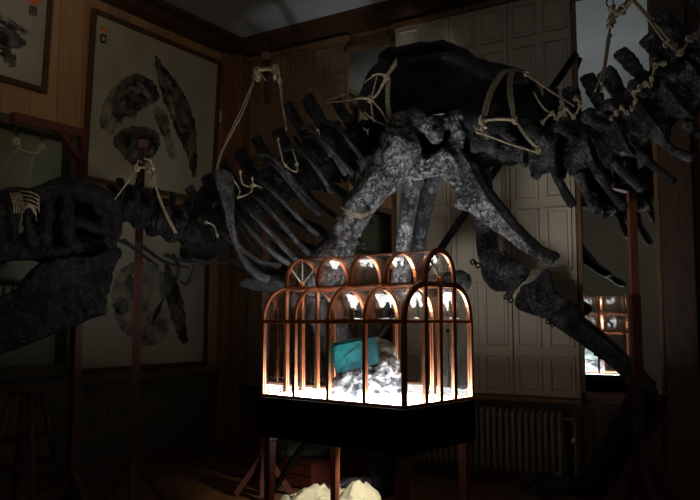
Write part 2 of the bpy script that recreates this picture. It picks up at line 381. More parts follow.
# radiator
ra, rb = BW(408, 440, YB - .12).x, BW(566, 440, YB - .12).x
zr1 = BW(500, 409, YB - .14).z; zr0 = BW(500, 468, YB - .14).z
t = thing('column_radiator', 'cream column radiator under the cupboard sill behind the case table', 'radiator', ((ra + rb) / 2, YB - .14, 0))
n = 26; pitch = (rb - ra) / n
sec0 = None
for k in range(n):
    xc = ra + pitch * (k + .5); y = YB - .14
    if sec0 is None:
        bm = bmesh.new()
        loop = []
        for a in range(16):
            an = 2 * PI * a / 16
            cx, cz = .05 * math.cos(an), math.sin(an)
            loop.append(V((0, cx, (zr1 - zr0) / 2 - .03 + .03 * cz if cz >= 0 else -(zr1 - zr0) / 2 + .03 + .03 * cz)))
        sweep(bm, loop, circ(pitch * .36, 8), up=(1, 0, 0), closed=True)
        tube(bm, [(0, 0, -(zr1 - zr0) / 2 + .02), (0, 0, (zr1 - zr0) / 2 - .02)], [.012, .012], 8, 1)
        for s in (-1, 1): 
            box(bm, (-pitch * .5, -.022, s * ((zr1 - zr0) / 2 - .045) - .02), (pitch * .5, .022, s * ((zr1 - zr0) / 2 - .045) + .02), .006)
        sec0 = obj('radiator_section', bm, M['radiator'], t); so = sec0
        sec0.location = (0, 0, 0)
    else:
        so = sec0.copy(); COL.objects.link(so)
    so.location = (xc, y, (zr0 + zr1) / 2)
for xx in (ra + pitch, rb - pitch):
    obj('foot', B((xx - .015, YB - .19, 0), (xx + .015, YB - .09, zr0 + .03), .005), M['radiator'], t)
bm = bmesh.new(); tube(bm, [(rb, YB - .14, zr1 - .045), (rb + .05, YB - .14, zr1 - .045), (rb + .075, YB - .14, zr1 - .08), (rb + .075, YB - .14, .0)], [.013] * 4, 8)
pp = obj('supply_pipe', bm, M['radiator'], t)
bm = bmesh.new(); ell(bm, V((rb + .075, YB - .165, zr1 - .19)), (.02, .03, .022)); tube(bm, [(rb + .075, YB - .14, zr1 - .19), (rb + .075, YB - .2, zr1 - .19)], [.014, .017], 8, 1)
obj('valve_knob', bm, M['white_plastic'], pp, label='white valve knob')

# ------------------------------------------------------------------ left wall: prints, wainscot, cabinet
def strokes(pts, q, pa, mt, nrm):
    """darker and paler brush strokes inside one printed shape"""
    rnd = random.Random(len(pts) + int(pts[0][0]))
    cy = sum(w.y for w in q) / len(q); cz = sum(w.z for w in q) / len(q); n = len(q)
    for k in range(9):
        i = rnd.randrange(n); f = rnd.uniform(.15, .8); g = rnd.uniform(.05, .14)
        a = V((0, cy + (q[i].y - cy) * f, cz + (q[i].z - cz) * f)); j = (i + rnd.randrange(3, max(4, n // 4))) % n
        b = V((0, cy + (q[j].y - cy) * f * rnd.uniform(.7, 1), cz + (q[j].z - cz) * f * rnd.uniform(.7, 1)))
        d = b - a
        if d.length < .02: continue
        sd = V((0, -d.z, d.y)).normalized() * min(.035, d.length * g * 1.6); bm = bmesh.new(); vs = []
        for t_ in range(9): vs.append(a + d * (t_ / 8) + sd * (math.sin(PI * t_ / 8) + rnd.uniform(-.25, .25)))
        for t_ in range(8, -1, -1): vs.append(a + d * (t_ / 8) - sd * (math.sin(PI * t_ / 8) * .8 + rnd.uniform(.02, .25)))
        f_ = bm.faces.new([bm.verts.new(mt @ V((.0164 + k * .0003, w.y, w.z))) for w in vs])
        ex = bmesh.ops.extrude_face_region(bm, geom=[f_])
        for v in [g_ for g_ in ex['geom'] if isinstance(g_, bmesh.types.BMVert)]: v.co -= nrm * .0003
        bmesh.ops.triangulate(bm, faces=bm.faces[:])
        obj('brush_stroke', bm, M['ink_pale'] if k % 3 else M['black_ink'], pa, False)
def wall_print(name, label, cor, lean, marks, fw=.042):
    """framed print on the left wall; cor: y0,y1,z0,z1 in metres; lean: top stands off the wall"""
    y0, y1, z0, z1 = cor; H = z1 - z0
    t = thing(name, label, 'picture', (XL, (y0 + y1) / 2, z0))
    a = math.atan2(lean, H)
    mt = Matrix.Translation((XL + .006, 0, z0)) @ Matrix.Rotation(a, 4, 'Y')     # local: x off wall, y along wall, z up
    bm = bmesh.new()
    for lo, hi in (((0, y0 - fw, -fw), (.035, y0, H + fw)), ((0, y1, -fw), (.035, y1 + fw, H + fw)), ((0, y0, -fw), (.035, y1, 0)), ((0, y0, H), (.035, y1, H + fw))):
        box(bm, lo, hi, .004, mt)
    obj('frame', bm, M['darkwood'], t, False)
    bm = bmesh.new(); box(bm, (0, y0, 0), (.014, y1, H), 0, mt); pa = obj('paper', bm, M['paper'], t, False)
    inv = mt.inverted()
    for nm, m, pts, lift in marks:
        # pts are photograph positions mapped onto the sheet, given a print thickness
        q = []
        nrm = mt.to_3x3() @ V((1, 0, 0)); o0 = mt @ V((.014, 0, 0))
        for px, py in pts:
            r = ray(px, py); tt = (o0 - CAM).dot(nrm) / r.dot(nrm); w = inv @ (CAM + r * tt)
            q.append(V((.0152 + lift, min(max(w.y, y0 + .005), y1 - .005), min(max(w.z, .005), H - .005))))
        bm = bmesh.new(); vs = [bm.verts.new(mt @ w) for w in q]; f = bm.faces.new(vs)
        ex = bmesh.ops.extrude_face_region(bm, geom=[f]); 
        for v in [g for g in ex['geom'] if isinstance(g, bmesh.types.BMVert)]: v.co -= nrm * .001
        bmesh.ops.triangulate(bm, faces=bm.faces[:])
        obj(nm, bm, m, pa, False)
        if nm == 'fossil_drawing' and lift == 0: strokes(pts, q, pa, mt, nrm)
    return t
def ragged(pts, amp=2.6):
    out = []
    for i, (x, y) in enumerate(smoothloop(pts, 9)):
        q = V((x * .35, y * .35, 3)); out.append((x + amp * noise.noise(q) + random.uniform(-.3, .3), y + amp * noise.noise(q + V((9, 4, 0))) + random.uniform(-.3, .3)))
    return out
def smoothloop(pts, n=4):
    out = []; N_ = len(pts)
    for i in range(N_):
        p0, p1, p2, p3 = [V((*pts[(i + k) % N_], 0)) for k in (-1, 0, 1, 2)]
        for k in range(n):
            t = k / n; q = .5 * ((2 * p1) + (p2 - p0) * t + (2 * p0 - 5 * p1 + 4 * p2 - p3) * t * t + (3 * p1 - p0 - 3 * p2 + p3) * t ** 3)
            out.append((q.x, q.y))
    return out
A = LW(84, 176); Bq = LW(209, 200); At = LW(93, 17); 
cor1 = (A.y, Bq.y, (A.z + Bq.z) / 2, LW(155, 43).z)
ring_o = [(101.5, 33.5), (106.5, 35.5), (106.3, 41), (105.5, 43.5), (101.5, 43), (99.8, 40), (100, 35)]
marks1 = [
 ('fossil_drawing', M['ink'], ragged([(112, 104), (116, 88), (126, 77), (138, 74), (150, 80), (158, 90), (159, 99), (150, 105), (140, 111), (134, 118), (125, 116), (120, 124), (113, 116)]), 0),
 ('fossil_drawing', M['ink_pale'], ragged([(100, 123), (103, 106), (111, 91), (120, 81), (114, 98), (113, 112), (118, 122), (112, 134), (104, 130)]), 0),
 ('fossil_drawing', M['ink'], ragged([(155, 57), (164, 66), (177, 83), (190, 105), (196, 135), (197, 165), (193, 178), (186, 150), (178, 135), (168, 110), (160, 90)]), 0),
 ('fossil_drawing', M['ink_pale'], ragged([(153, 108), (160, 107), (168, 118), (172, 140), (178, 155), (170, 158), (164, 140), (156, 122)]), .0),
 ('fossil_drawing', M['ink'], ragged([(113, 142), (122, 130), (140, 126), (157, 132), (159, 145), (152, 158), (140, 166), (128, 162), (120, 152)]), 0),
 ('print_mark', M['black_ink'], ring_o, 0), ('print_mark', M['paper'], [(102, 36), (105, 37.5), (104.8, 41), (102.5, 41), (101.2, 39)], .0012),
 ('print_mark', M['orange'], smoothloop([(100.2, 27.5), (102, 25.5), (103.8, 27.5), (103.5, 30.5), (100.5, 29.8)]), 0),
 ('print_mark', M['orange'], smoothloop([(104, 29.5), (106, 27.5), (107.8, 30), (107.4, 33), (104.3, 32)]), 0)]
wall_print('framed_print', 'large framed print of fossil skull pieces with orange and black mark, below the cornice', cor1, .06, marks1)
A = LW(69, 200); Bq = LW(204, 216)
cor2 = (A.y, Bq.y, LW(135, 365).z, LW(135, 207).z)
marks2 = [
 ('fossil_drawing', M['ink_pale'], ragged([(112, 292), (118, 275), (130, 263), (148, 262), (165, 275), (176, 300), (172, 325), (160, 342), (140, 345), (125, 332), (114, 315)]), 0),
 ('fossil_drawing', M['ink'], ragged([(125, 280), (130, 274), (134, 280), (131, 288), (126, 288)]), .0012),
 ('fossil_drawing', M['ink'], ragged([(113, 305), (121, 297), (128, 303), (126, 313), (117, 313)]), .0012),
 ('fossil_drawing', M['ink'], ragged([(166, 262), (174, 275), (183, 300), (186, 325), (188, 343), (180, 340), (172, 318), (164, 290)]), .0012),
 ('fossil_drawing', M['ink_pale'], ragged([(101, 312), (99, 300), (105, 284), (112, 281), (107, 296), (107, 314)]), 0)]
wall_print('framed_print', 'framed print of a rounded skull with eye hole, low on wall behind the neck', cor2, .0, marks2)
A = LW(38, 88); 
cor3 = (LW(-75, 60).y, LW(41, 45).y, LW(38, 87).z, LW(30, -45).z)
marks3 = [
 ('fossil_drawing', M['ink_pale'], ragged([(-30, 2), (0, 12), (20, 26), (34, 34), (33, 37), (22, 33), (8, 25), (-10, 18), (-30, 14)]), 0),
 ('fossil_drawing', M['ink'], ragged([(-25, 22), (0, 26), (14, 30), (22, 38), (28, 43), (20, 48), (10, 50), (-5, 50), (-25, 46)]), 0),
 ('fossil_drawing', M['ink'], ragged([(0, 52), (8, 50), (14, 54), (16, 64), (13, 68), (7, 64), (2, 58)]), .0012),
 ('print_mark', M['ink_pale'], [(29, 5), (37, 7), (37, 17), (29, 15)], 0), ('print_mark', M['orange'], [(29, -3), (40, 0), (39, 5.5), (30, 4)], 0)]
wall_print('framed_print', 'framed print cut by the top left corner of the picture', cor3, .05, marks3)
# switch plate near the corner
s_ = LW(221, 117); bm = B((XL, s_.y - .035, s_.z - .06), (XL + .015, s_.y + .035, s_.z + .06), .004)
tag(obj('light_switch', bm, M['white_plastic'], None, False), 'small pale switch plate beside the large upper print', 'switch')
# wood band + wainscot
bm = bmesh.new(); box(bm, (XL, LW(60, 250).y, LW(135, 205).z), (XL + .025, YB - .28, LW(150, 189).z - .02), .005); struct('trim_6', bm, M['brownwood'])
zw = LW(135, 371).z
bm = bmesh.new(); box(bm, (XL, YR, .15), (XL + .02, YB - .28, zw - .03)); box(bm, (XL, YR, zw - .08), (XL + .05, YB - .28, zw), .008)
for k in range(12):
    a = YB - .35 - .68 * k; box(bm, (XL, a - .56, .24), (XL + .035, a, zw - .16), .01)
struct('trim_7', bm, M['wain'])
# glazed cabinet at far left
y0, y1 = LW(-60, 200).y, LW(66, 200).y; z1 = LW(30, 126).z; z0 = zw + .02
t = thing('wall_cabinet', 'dark glazed wall cabinet at the left, behind the skull and its beam', 'cabinet', (XL, (y0 + y1) / 2, z0))
bm = bmesh.new(); w = .07
for lo, hi in (((XL, y0, z0), (XL + .16, y0 + w, z1)), ((XL, y1 - w, z0), (XL + .16, y1, z1)), ((XL, y0, z0), (XL + .16, y1, z0 + w)), ((XL, y0, z1 - w), (XL + .18, y1 + .03, z1))): box(bm, lo, hi, .006)
obj('frame', bm, M['wain'], t, False)
obj('glass_pane', B((XL + .12, y0 + w, z0 + w), (XL + .126, y1 - w, z1 - w)), M['cabglass'], t, False)
obj('back_panel', B((XL + .001, y0 + w, z0 + w), (XL + .02, y1 - w, z1 - w)), M['walldull'], t, False)
for z in (z0 + .65, z0 + 1.25): obj('shelf', B((XL + .02, y0 + w, z), (XL + .11, y1 - w, z + .035)), M['darkwood'], t, False)

# ------------------------------------------------------------------ glass case on its table
c = 3.65
hu = RT * -.763 + hd * .646; hv = RT * .646 + hd * .763
C0 = P(404.5, 409.5, c); zt0 = C0.z; C0 = V((C0.x, C0.y, 0))
la, lb = .267 * c, .1657 * c
def K(u, v, z): return C0 + hu * u + hv * v + V((0, 0, z))
ctr = K(la / 2, lb / 2, 0)
rail = P(404.5, 321.5, c).z
s0, s1 = .30 * lb, .735 * lb
zs = (rail + P(441, 285, c * 1.05).z) / 2 + .0
zs = P(441, 284, 3.87).z; ztop = P(441, 248.5, 3.87).z
# table
t = thing('display_table', 'black box table on four reddish wooden legs carrying the lit glass case', 'table', ctr)
mg = .012; ap = zt0 - P(404.5, 456, 3.62).z
def KB(bm, u0, u1, v0, v1, z0, z1, bev=.004):
    mt = Matrix(((hu.x, hv.x, 0, C0.x), (hu.y, hv.y, 0, C0.y), (0, 0, 1, 0), (0, 0, 0, 1)))
    box(bm, (u0, v0, z0), (u1, v1, z1), bev, mt)
bm = bmesh.new(); KB(bm, -mg, la + mg, -mg, lb + mg, zt0 - .03, zt0 - .012); obj('tabletop', bm, M['table'], t, False)
bm = bmesh.new()
KB(bm, -.015, la + .015, -.015, .01, zt0 - ap, zt0 - .03); KB(bm, -.015, la + .015, lb - .01, lb + .015, zt0 - ap, zt0 - .03)
KB(bm, -.015, .01, .01, lb - .01, zt0 - ap, zt0 - .03); KB(bm, la - .01, la + .015, .01, lb - .01, zt0 - ap, zt0 - .03)
obj('apron', bm, M['table'], t, False)
for u, v in ((.03, .03), (la - .03, .03), (.03, lb - .03), (la - .03, lb - .03)):
    bm = bmesh.new(); sweep(bm, [K(u, v, 0), K(u, v, .4), K(u, v, zt0 - ap - .03), K(u, v, zt0 - ap - .02), K(u, v, zt0 - .03)], rect(1, 1), up=hu, radii=[.034, .042, .048, .062, .062])
    obj('leg', bm, M['leg'], t, False)
# case
case = thing('glass_display_case', 'copper framed glass case with arched greenhouse roof, lit white from inside', 'display case', K(la / 2, lb / 2, zt0))
bm = bmesh.new(); KB(bm, -.009, la + .009, -.009, lb + .009, zt0 - .012, zt0 - .002, .002); obj('base_plate', bm, M['table'], case, False)
bm = bmesh.new(); KB(bm, .012, la - .012, .012, lb - .012, zt0 - .002, zt0 + .004, 0); obj('light_panel', bm, M['panel'], case, False, label='glowing white floor panel')
T = .019
def bar(name, pts, w=T, h=T, up=None, parent=None):
    bm = bmesh.new(); sweep(bm, pts, rect(w, h), up=up or hu); return obj(name, bm, M['copper'], parent or case, False)
us = [la * k / 4 for k in range(5)]
for v in (0, lb):
    for k, u in enumerate(us): bar('post', [K(u, v, zt0), K(u, v, rail)], w=T * (1.1 if k == 0 else .65), h=T * (1.1 if k == 0 else 1.05))
    bar('side_rail', [K(0, v, rail), K(la, v, rail)], up=(0, 0, 1))
    bar('bottom_rail', [K(0, v, zt0 + .008), K(la, v, zt0 + .008)], w=T, h=.016, up=(0, 0, 1))
mids = (s0, (s0 + s1) / 2, s1)
for u in (0, la):
    wd = T * (1.35 if u == 0 else 1)
    for v in mids: bar('end_post', [K(u, v, zt0), K(u, v, zs)], w=T * (1.55 if u == 0 else 1), h=T * (.55 if u == 0 else .9))
    for a, b in ((0, s0), (s0, mids[1]), (mids[1], s1), (s1, lb)): bar('end_rail', [K(u, a, rail), K(u, b, rail)], w=T * .8, h=T * .7, up=(0, 0, 1))
    bar('bottom_rail', [K(u, 0, zt0 + .008), K(u, lb, zt0 + .008)], h=.016, up=(0, 0, 1))
    bar('end_beam', [K(u, s0, zs), K(u, s1, zs)], w=wd * .8, h=wd, up=(0, 0, 1))
def qarc(u, far, o=0, n=10):
    pts = []
    for k in range(n + 1):
        a = PI / 2 * k / n
        dv = (s0 + o) - (s0 + o) * math.cos(a) if not far else None
        v = s0 - (s0 - o) * math.cos(a)
        z = rail + (zs - rail - o) * math.sin(a)
        if far: v = lb - v * (lb - s1) / s0
        pts.append(K(u, v, z))
    return pts
stilt = .03; rr = (s1 - s0) / 2; hz = ztop - zs - stilt
def tarc(u, o=0, n=18):
    pts = [K(u, s0 + o, zs)]
    for k in range(n + 1):
        a = PI * k / n
        pts.append(K(u, mids[1] - (rr - o) * math.cos(a), zs + stilt + (hz - o) * math.sin(a)))
    pts.append(K(u, s1 - o, zs)); return pts
for u in us:
    wd = T * (1.35 if u == 0 else 1)
    for far in (0, 1): bar('shoulder_rib', qarc(u, far), w=T * (1.5 if u == 0 else .7), h=T * (.7 if u == 0 else 1.05))
    bar('roof_arch', tarc(u), w=T * (1.5 if u == 0 else .7), h=T * (.7 if u == 0 else 1.05))
for v in (s0, s1): bar('eaves_rail', [K(0, v, zs), K(la, v, zs)], w=T * 1.1, h=T * 1.1, up=(0, 0, 1))
bar('ridge_rail', [K(0, mids[1], ztop), K(la, mids[1], ztop)], w=.012, h=.01, up=(0, 0, 1))
for u in (0, la):
    hub = obj('fan_hub', (lambda b: (sweep(b, [K(u, mids[1], zs), K(u, mids[1], zs + .02), K(u, mids[1], zs + .045)], circ(1, 10), radii=[.026, .024, .012]), b)[1])(bmesh.new()), M['copper'], case)
    for ang in (40, 90, 140):
        a = math.radians(ang)
        bm = bmesh.new(); tube(bm, [K(u, mids[1], zs + .03), K(u, mids[1] - (rr) * math.cos(a), zs + stilt + hz * math.sin(a))], [.0022, .0022], 6, 1)
        obj('fan_spoke', bm, M['white_plastic'], hub, label='thin white spoke')
# thin copper frames round each side pane (doors of the bays)
def paneframe(q0, q1, q2, q3, nrm, parent):
    bm = bmesh.new(); sweep(bm, [q0, q1, q2, q3], rect(.007, .012), up=nrm, closed=True); return obj('pane_frame', bm, M['copper'], parent, False)
def slab(pts, nrm, th=.003):
    bm = bmesh.new(); plate(bm, pts, nrm, th); return bm
def strip(pa, pb, th=.003):
    """curved pane between two matching arcs"""
    bm = bmesh.new(); n = len(pa); f = [];
    cen = sum(pa, V()) / n
    for p, q in zip(pa, pb): f.append((bm.verts.new(p), bm.verts.new(q)))
    for i in range(n - 1): bm.faces.new((f[i][0], f[i][1], f[i + 1][1], f[i + 1][0]))
    bmesh.ops.recalc_face_normals(bm, faces=bm.faces[:])
    bmesh.ops.solidify(bm, geom=bm.faces[:], thickness=th)
    return bm
h = T / 2
for v, nrm in ((0, hv), (lb, hv)):
    for k in range(4):
        a, b = us[k] + h * .8, us[k + 1] - h * .8
        q = [K(a, v, zt0 + .014), K(b, v, zt0 + .014), K(b, v, rail - h), K(a, v, rail - h)]
        p = obj('glass_pane', slab(q, nrm), M['glass'], case, False)
        ins = hv * (.008 if v == 0 else -.008)
        paneframe(*[x + ins for x in q], nrm, p)
        if v == 0 and k == 2: pass
for k in range(4):
    a, b = us[k] + h * .6, us[k + 1] - h * .6
    for far in (0, 1): obj('glass_pane', strip(qarc(a, far), qarc(b, far)), M['wavyglass'], case)
    obj('glass_pane', strip(tarc(a), tarc(b)), M['wavyglass'], case)
for u in (0, la):
    for a, b in ((0, s0), (s0, mids[1]), (mids[1], s1), (s1, lb)):
        q = [K(u, a + h * .8, zt0 + .014), K(u, b - h * .8, zt0 + .014), K(u, b - h * .8, rail - h), K(u, a + h * .8, rail - h)]
        p = obj('glass_pane', slab(q, hu), M['glass'], case, False)
        q2 = [x + hu * (.008 if u == 0 else -.008) for x in q]; paneframe(*q2, hu, p)
    # upper end panes
    for far in (0, 1):
        arc = qarc(u, far); base = K(u, s0 if not far else s1, rail)
        obj('glass_pane', slab(arc + [base], hu), M['glass'], case, False)
    obj('glass_pane', slab([K(u, s0, rail), K(u, s1, rail), K(u, s1, zs), K(u, s0, zs)], hu), M['glass'], case, False)
    obj('glass_pane', slab(tarc(u), hu), M['glass'], case, False)
# things in the case
zf = zt0 + .004
def ontable(px, py, z):
    return FL(px, py, z)
cc = K(la * .42, lb * .55, zf)
bm = bmesh.new()
random.seed(3)
dm = 4.05
for px, py, r in ((338, 385, .05), (350, 388, .055), (365, 382, .07), (378, 376, .085), (390, 380, .07), (372, 390, .05), (358, 378, .06), (395, 388, .05), (345, 378, .05), (385, 366, .07), (335, 390, .03), (365, 370, .06)):
    q = P(px, py, dm); q.z = max(q.z, zf + .02)
    ell(bm, q, (r, r, min(r, q.z - zf + .01)), Matrix.Rotation(random.random() * 3, 3, 'Z'))
bm = organic(bm, .008, 2, .016, 16, 2, .012)
for v in bm.verts: v.co.z = max(v.co.z, zf)
tag(obj('plaster_mound', bm, M['plaster'], None), 'crumpled white plaster mound inside the glass case under the teal block', 'plaster')
bm = bmesh.new(); q = P(382, 357, 4.1)
ell(bm, q, (.085, .075, .095), None, 20); ell(bm, P(375, 350, 4.12), (.07, .06, .07)); ell(bm, P(390, 365, 4.08), (.05, .05, .07))
bm = organic(bm, .008, 4, .008, 14, 5)
tag(obj('rounded_stone', bm, M['stone'], None), 'rounded grey green stone resting on the plaster behind the teal block', 'stone')
# teal wedge block
d1 = 3.98
quad = [P(335.5, 374, d1 + .0), P(379, 363.5, d1 - .02), P(376, 335.5, d1 - .05), P(331.5, 345.5, d1 - .03)]
nq = (quad[1] - quad[0]).cross(quad[3] - quad[0]).normalized()
if nq.dot(CAM - quad[0]) < 0: nq = -nq
bm = bmesh.new(); plate(bm, [x - nq * .02 for x in quad], nq, .04); bmesh.ops.bevel(bm, geom=bm.edges[:], offset=.006, segments=2, affect='EDGES')
teal = obj('teal_block', bm, M['teal'], None, False); tag(teal, 'slanted teal green block with dark slot resting on the white plaster', 'block')
cenq = sum(quad, V()) / 4; ex_ = (P(356.5, 345, d1) - P(342, 358, d1)).normalized(); ex_ = (ex_ - nq * ex_.dot(nq)).normalized(); m0 = P(350, 352, d1)
m0 = CAM + ray(350, 352) * ((quad[0] - CAM).dot(nq) / ray(350, 352).dot(nq))
bm = bmesh.new(); sweep(bm, [m0 - ex_ * .048, m0, m0 + ex_ * .048], rect(.0045, .004), up=nq, radii=[.5, 1, .5]); obj('slot', bm, M['slot'], teal, False, label='dark narrow slot')

# ------------------------------------------------------------------ skeleton
DC = [(-80, 4.45), (60, 4.78), (150, 5.15), (215, 5.30), (310, 5.46), (430, 5.5), (560, 5.05), (720, 4.5)]
def dd(px):
    if px <= DC[0][0]: return DC[0][1]
    for (a, da), (b, db) in zip(DC, DC[1:]):
        if px <= b: return da + (db - da) * (px - a) / (b - a)
    return DC[-1][1]
def S(px, py, off=0): return P(px, py, dd(px) + off)
def SN(px):
    a, b = S(px - 25, 200), S(px + 25, 200); t = b - a; t.z = 0; t.normalize(); n = V((-t.y, t.x, 0))
    return n if n.dot(hd) > 0 else -n                                  # points away from the camera
def mir(w, px):
    q = S(px, 200); n = SN(px); return w + n * (2 * (q - w).dot(n))
def pxm(px, r, off=0): return r * (dd(px) + off) / FPX
sk = thing('dinosaur_skeleton', 'large black mounted dinosaur skeleton slung on ropes, skull at left and tail rising right', 'skeleton', S(430, 250) * V((1, 1, 0)) if False else V((S(430, 250).x, S(430, 250).y, 0)))
def T_(bm, pts, rads, off=0, n=10, sub=5):
    w = [S(x, y, (o[0] if o else 0) + off) for x, y, *o in pts]
    tube(bm, w, [pxm(p[0], r, off) for p, r in zip(pts, rads)], n, sub)
def PL(bm, pts, off, th, smooth=True, pxn=None):
    pts2 = smoothloop(pts, 3) if smooth else pts
    cx = pxn if pxn is not None else sum(p[0] for p in pts) / len(pts)
    # all on one upright plane through the curve at cx
    n = SN(cx); q0 = S(cx, 200, off); w = []
    for x, y in pts2:
        r = ray(x, y); tt = (q0 - CAM).dot(n) / r.dot(n); w.append(CAM + r * tt)
    plate(bm, w, n, th)
def bone(name, bm, m='bone', voxel=.014, smooth=3, amp=.008, freq=9, seed=None, parent=None, amp2=.0, label=None):
    return obj(name, organic(bm, voxel, smooth, amp, freq, seed if seed is not None else random.random() * 9, amp2), M[m], parent or sk, label=label)

# pelvis: ilia
il = [(385, 64), (397, 54), (415, 52), (446, 48), (468, 52), (485, 64), (512, 70), (529, 75), (540, 92), (543, 120), (536, 145), (520, 160), (505, 163), (490, 157), (478, 142), (465, 124), (455, 122), (445, 112), (425, 116), (405, 122), (392, 112), (384, 90)]
lobe = [(358, 100), (366, 78), (385, 60), (398, 85), (392, 118), (374, 117), (362, 112)]
for off, nm in ((-.15, 0), (.17, 1)):
    bm = bmesh.new(); PL(bm, il, off, .10, pxn=450)
    T_(bm, [(400, 58), (446, 52), (485, 70), (528, 80)], [5, 5, 5, 6], off, 8)
    T_(bm, [(470, 118), (500, 128), (535, 122)], [11, 13, 12], off - .03 if nm == 0 else off + .03, 8)
    # lean the top of the blade inwards
    n = SN(450); zc = S(450, 120).z
    for v in bm.verts: v.co += n * ((.22 if nm == 0 else -.22) * (v.co.z - zc))
    bone('ilium', bm, 'bone_shade', .016, 3, .018, 5, amp2=.012)
bm = bmesh.new(); T_(bm, [(380, 136), (410, 138), (440, 140), (470, 140), (500, 146)], [20, 24, 24, 22, 22], .02, 14); bone('sacrum', bm, 'bone_shade', .016, 2, .012, 8)
bm = bmesh.new(); PL(bm, lobe, -.12, .09, pxn=380); bone('rib', bm, 'bone_shade', .014, 3, .014, 7, amp2=.01)
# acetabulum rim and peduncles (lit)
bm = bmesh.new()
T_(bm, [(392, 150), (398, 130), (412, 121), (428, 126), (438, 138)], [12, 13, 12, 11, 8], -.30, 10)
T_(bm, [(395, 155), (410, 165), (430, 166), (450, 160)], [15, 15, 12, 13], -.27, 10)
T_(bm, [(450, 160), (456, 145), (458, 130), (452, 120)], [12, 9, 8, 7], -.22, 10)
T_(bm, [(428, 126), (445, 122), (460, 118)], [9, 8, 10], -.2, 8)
bone('hip_socket', bm, 'bone_lit', .009, 1, .024, 11, amp2=.03, label='rugged lit-grey hip socket bone')
# near femur
bm = bmesh.new()
T_(bm, [(402, 142), (393, 162), (374, 186), (356, 212), (343, 238), (328, 266), (318, 284)], [22, 21, 17.5, 15, 16, 22, 24], -.33, 14)
T_(bm, [(380, 170), (362, 180)], [8, 5], -.36, 8)
fe = bone('femur', bm, 'bone_lit', .010, 2, .014, 9, amp2=.022, label='lit-grey thigh bone nearer the case')
bm = bmesh.new(); T_(bm, [(318, 292), (336, 330), (360, 380, .1), (382, 425, .24)], [22, 14, 11, 14], -.24, 12); T_(bm, [(308, 296), (322, 340), (364, 415, .22)], [8, 5, 6], -.22, 8); bone('tibia', bm, 'bone')
bm = bmesh.new(); T_(bm, [(382, 432), (380, 470), (374, 512)], [12, 9, 11], .05, 10); T_(bm, [(388, 436), (388, 475), (384, 514)], [8, 7, 8], .1, 10); bone('metatarsal', bm, 'bone_shade')
def toes(px, d, n, spread):
    base = P(px, 500, d); base.z = .09
    fwd = -RT
    for k in range(n):
        a = (k - (n - 1) / 2) * spread
        dr = (Matrix.Rotation(a, 3, 'Z') @ fwd)
        bm = bmesh.new(); tube(bm, [base, base + dr * .14 + V((0, 0, .0)), base + dr * .28 + V((0, 0, -.03)), base + dr * .38 + V((0, 0, -.06))], [.05, .042, .035, .015], 8)
        bone('toe', bm, 'bone', .012)
toes(376, dd(376) + .06, 3, .45)
# pubes
bm = bmesh.new(); T_(bm, [(414, 165), (411, 190), (406, 220), (403, 255), (400, 285)], [11, 9.5, 8, 8.5, 11], -.14, 10); bone('pubis', bm, 'bone_lit', .011, amp=.006, label='long lit-grey hip rod')
bm = bmesh.new(); T_(bm, [(437, 168), (431, 186), (424, 212), (418, 245), (412, 285)], [12, 8, 8, 8, 10], .0, 10); bone('pubis', bm, 'bone', .011, amp=.006)
bm = bmesh.new(); T_(bm, [(400, 292), (425, 288), (450, 283), (463, 281)], [11, 11, 12, 12], -.12, 12); bone('pubic_boot', bm, 'bone_lit', .011, amp=.006, label='rounded lit-grey bone end beside the case roof')
# ischia
isc = [(440, 162), (450, 150), (461, 150), (472, 166), (482, 187), (497, 208), (515, 229), (535, 249), (551, 257), (554, 262), (546, 265), (525, 252), (505, 237), (485, 224), (470, 213), (456, 207), (458, 196), (450, 184), (440, 176)]
bm = bmesh.new(); PL(bm, isc, -.22, .075, pxn=480); bone('ischium', bm, 'bone_lit', .010, 3, .008, 10, amp2=.008, label='lit-grey blade of hip bone tapering to a rod')
bm = bmesh.new(); PL(bm, [(x + 5, y - 5) for x, y in isc], .10, .06, pxn=485); bone('ischium', bm, 'bone_shade', .012, 3)
# far hind leg
bm = bmesh.new()
T_(bm, [(462, 135, .15), (474, 165, .2), (480, 195, .3), (485, 225, .4), (489, 252, .48), (497, 275, .53), (505, 284, .54)], [16, 16, 13, 11, 12.5, 16, 13], .02, 12)
T_(bm, [(500, 268), (514, 272), (523, 276)], [12, 13, 9], .52, 10)
bone('femur', bm, 'bone', .012, 3, .01, 9, amp2=.01)
bm = bmesh.new(); T_(bm, [(508, 296), (514, 287), (522, 278)], [3.5, 3.5, 4], .44, 8); T_(bm, [(519, 272), (523, 268), (527, 274)], [4, 5, 4], .46, 8); bone('kneecap_strap', bm, 'bone', .006, 2, .003)
bm = bmesh.new()
T_(bm, [(522, 300, .55), (536, 304, .58), (556, 314, .62), (585, 334, .64), (612, 356, .64), (632, 376, .64), (642, 390, .64)], [12.5, 13, 11, 9, 8.5, 10, 13], 0, 12)
PL(bm, [(520, 288), (534, 281), (547, 269), (551, 274), (556, 290), (572, 306), (560, 316), (530, 310)], .58, .07)
bone('tibia', bm, 'bone', .012, 3, .01, 9, amp2=.008)
bm = bmesh.new(); T_(bm, [(550, 318, .64), (585, 343, .66), (615, 366, .66), (640, 392, .66)], [5, 4, 4, 5], 0, 10); bone('fibula', bm, 'bone_shade', .010, 3, .004)
bm = bmesh.new(); T_(bm, [(642, 394), (622, 425), (598, 470), (582, 508)], [13, 10, 9.5, 11], .6, 10); T_(bm, [(648, 398), (634, 430), (612, 475), (596, 515)], [9, 7, 7, 8], .64, 10); bone('metatarsal', bm, 'bone_shade')
toes(580, dd(582) + .6, 3, .45)
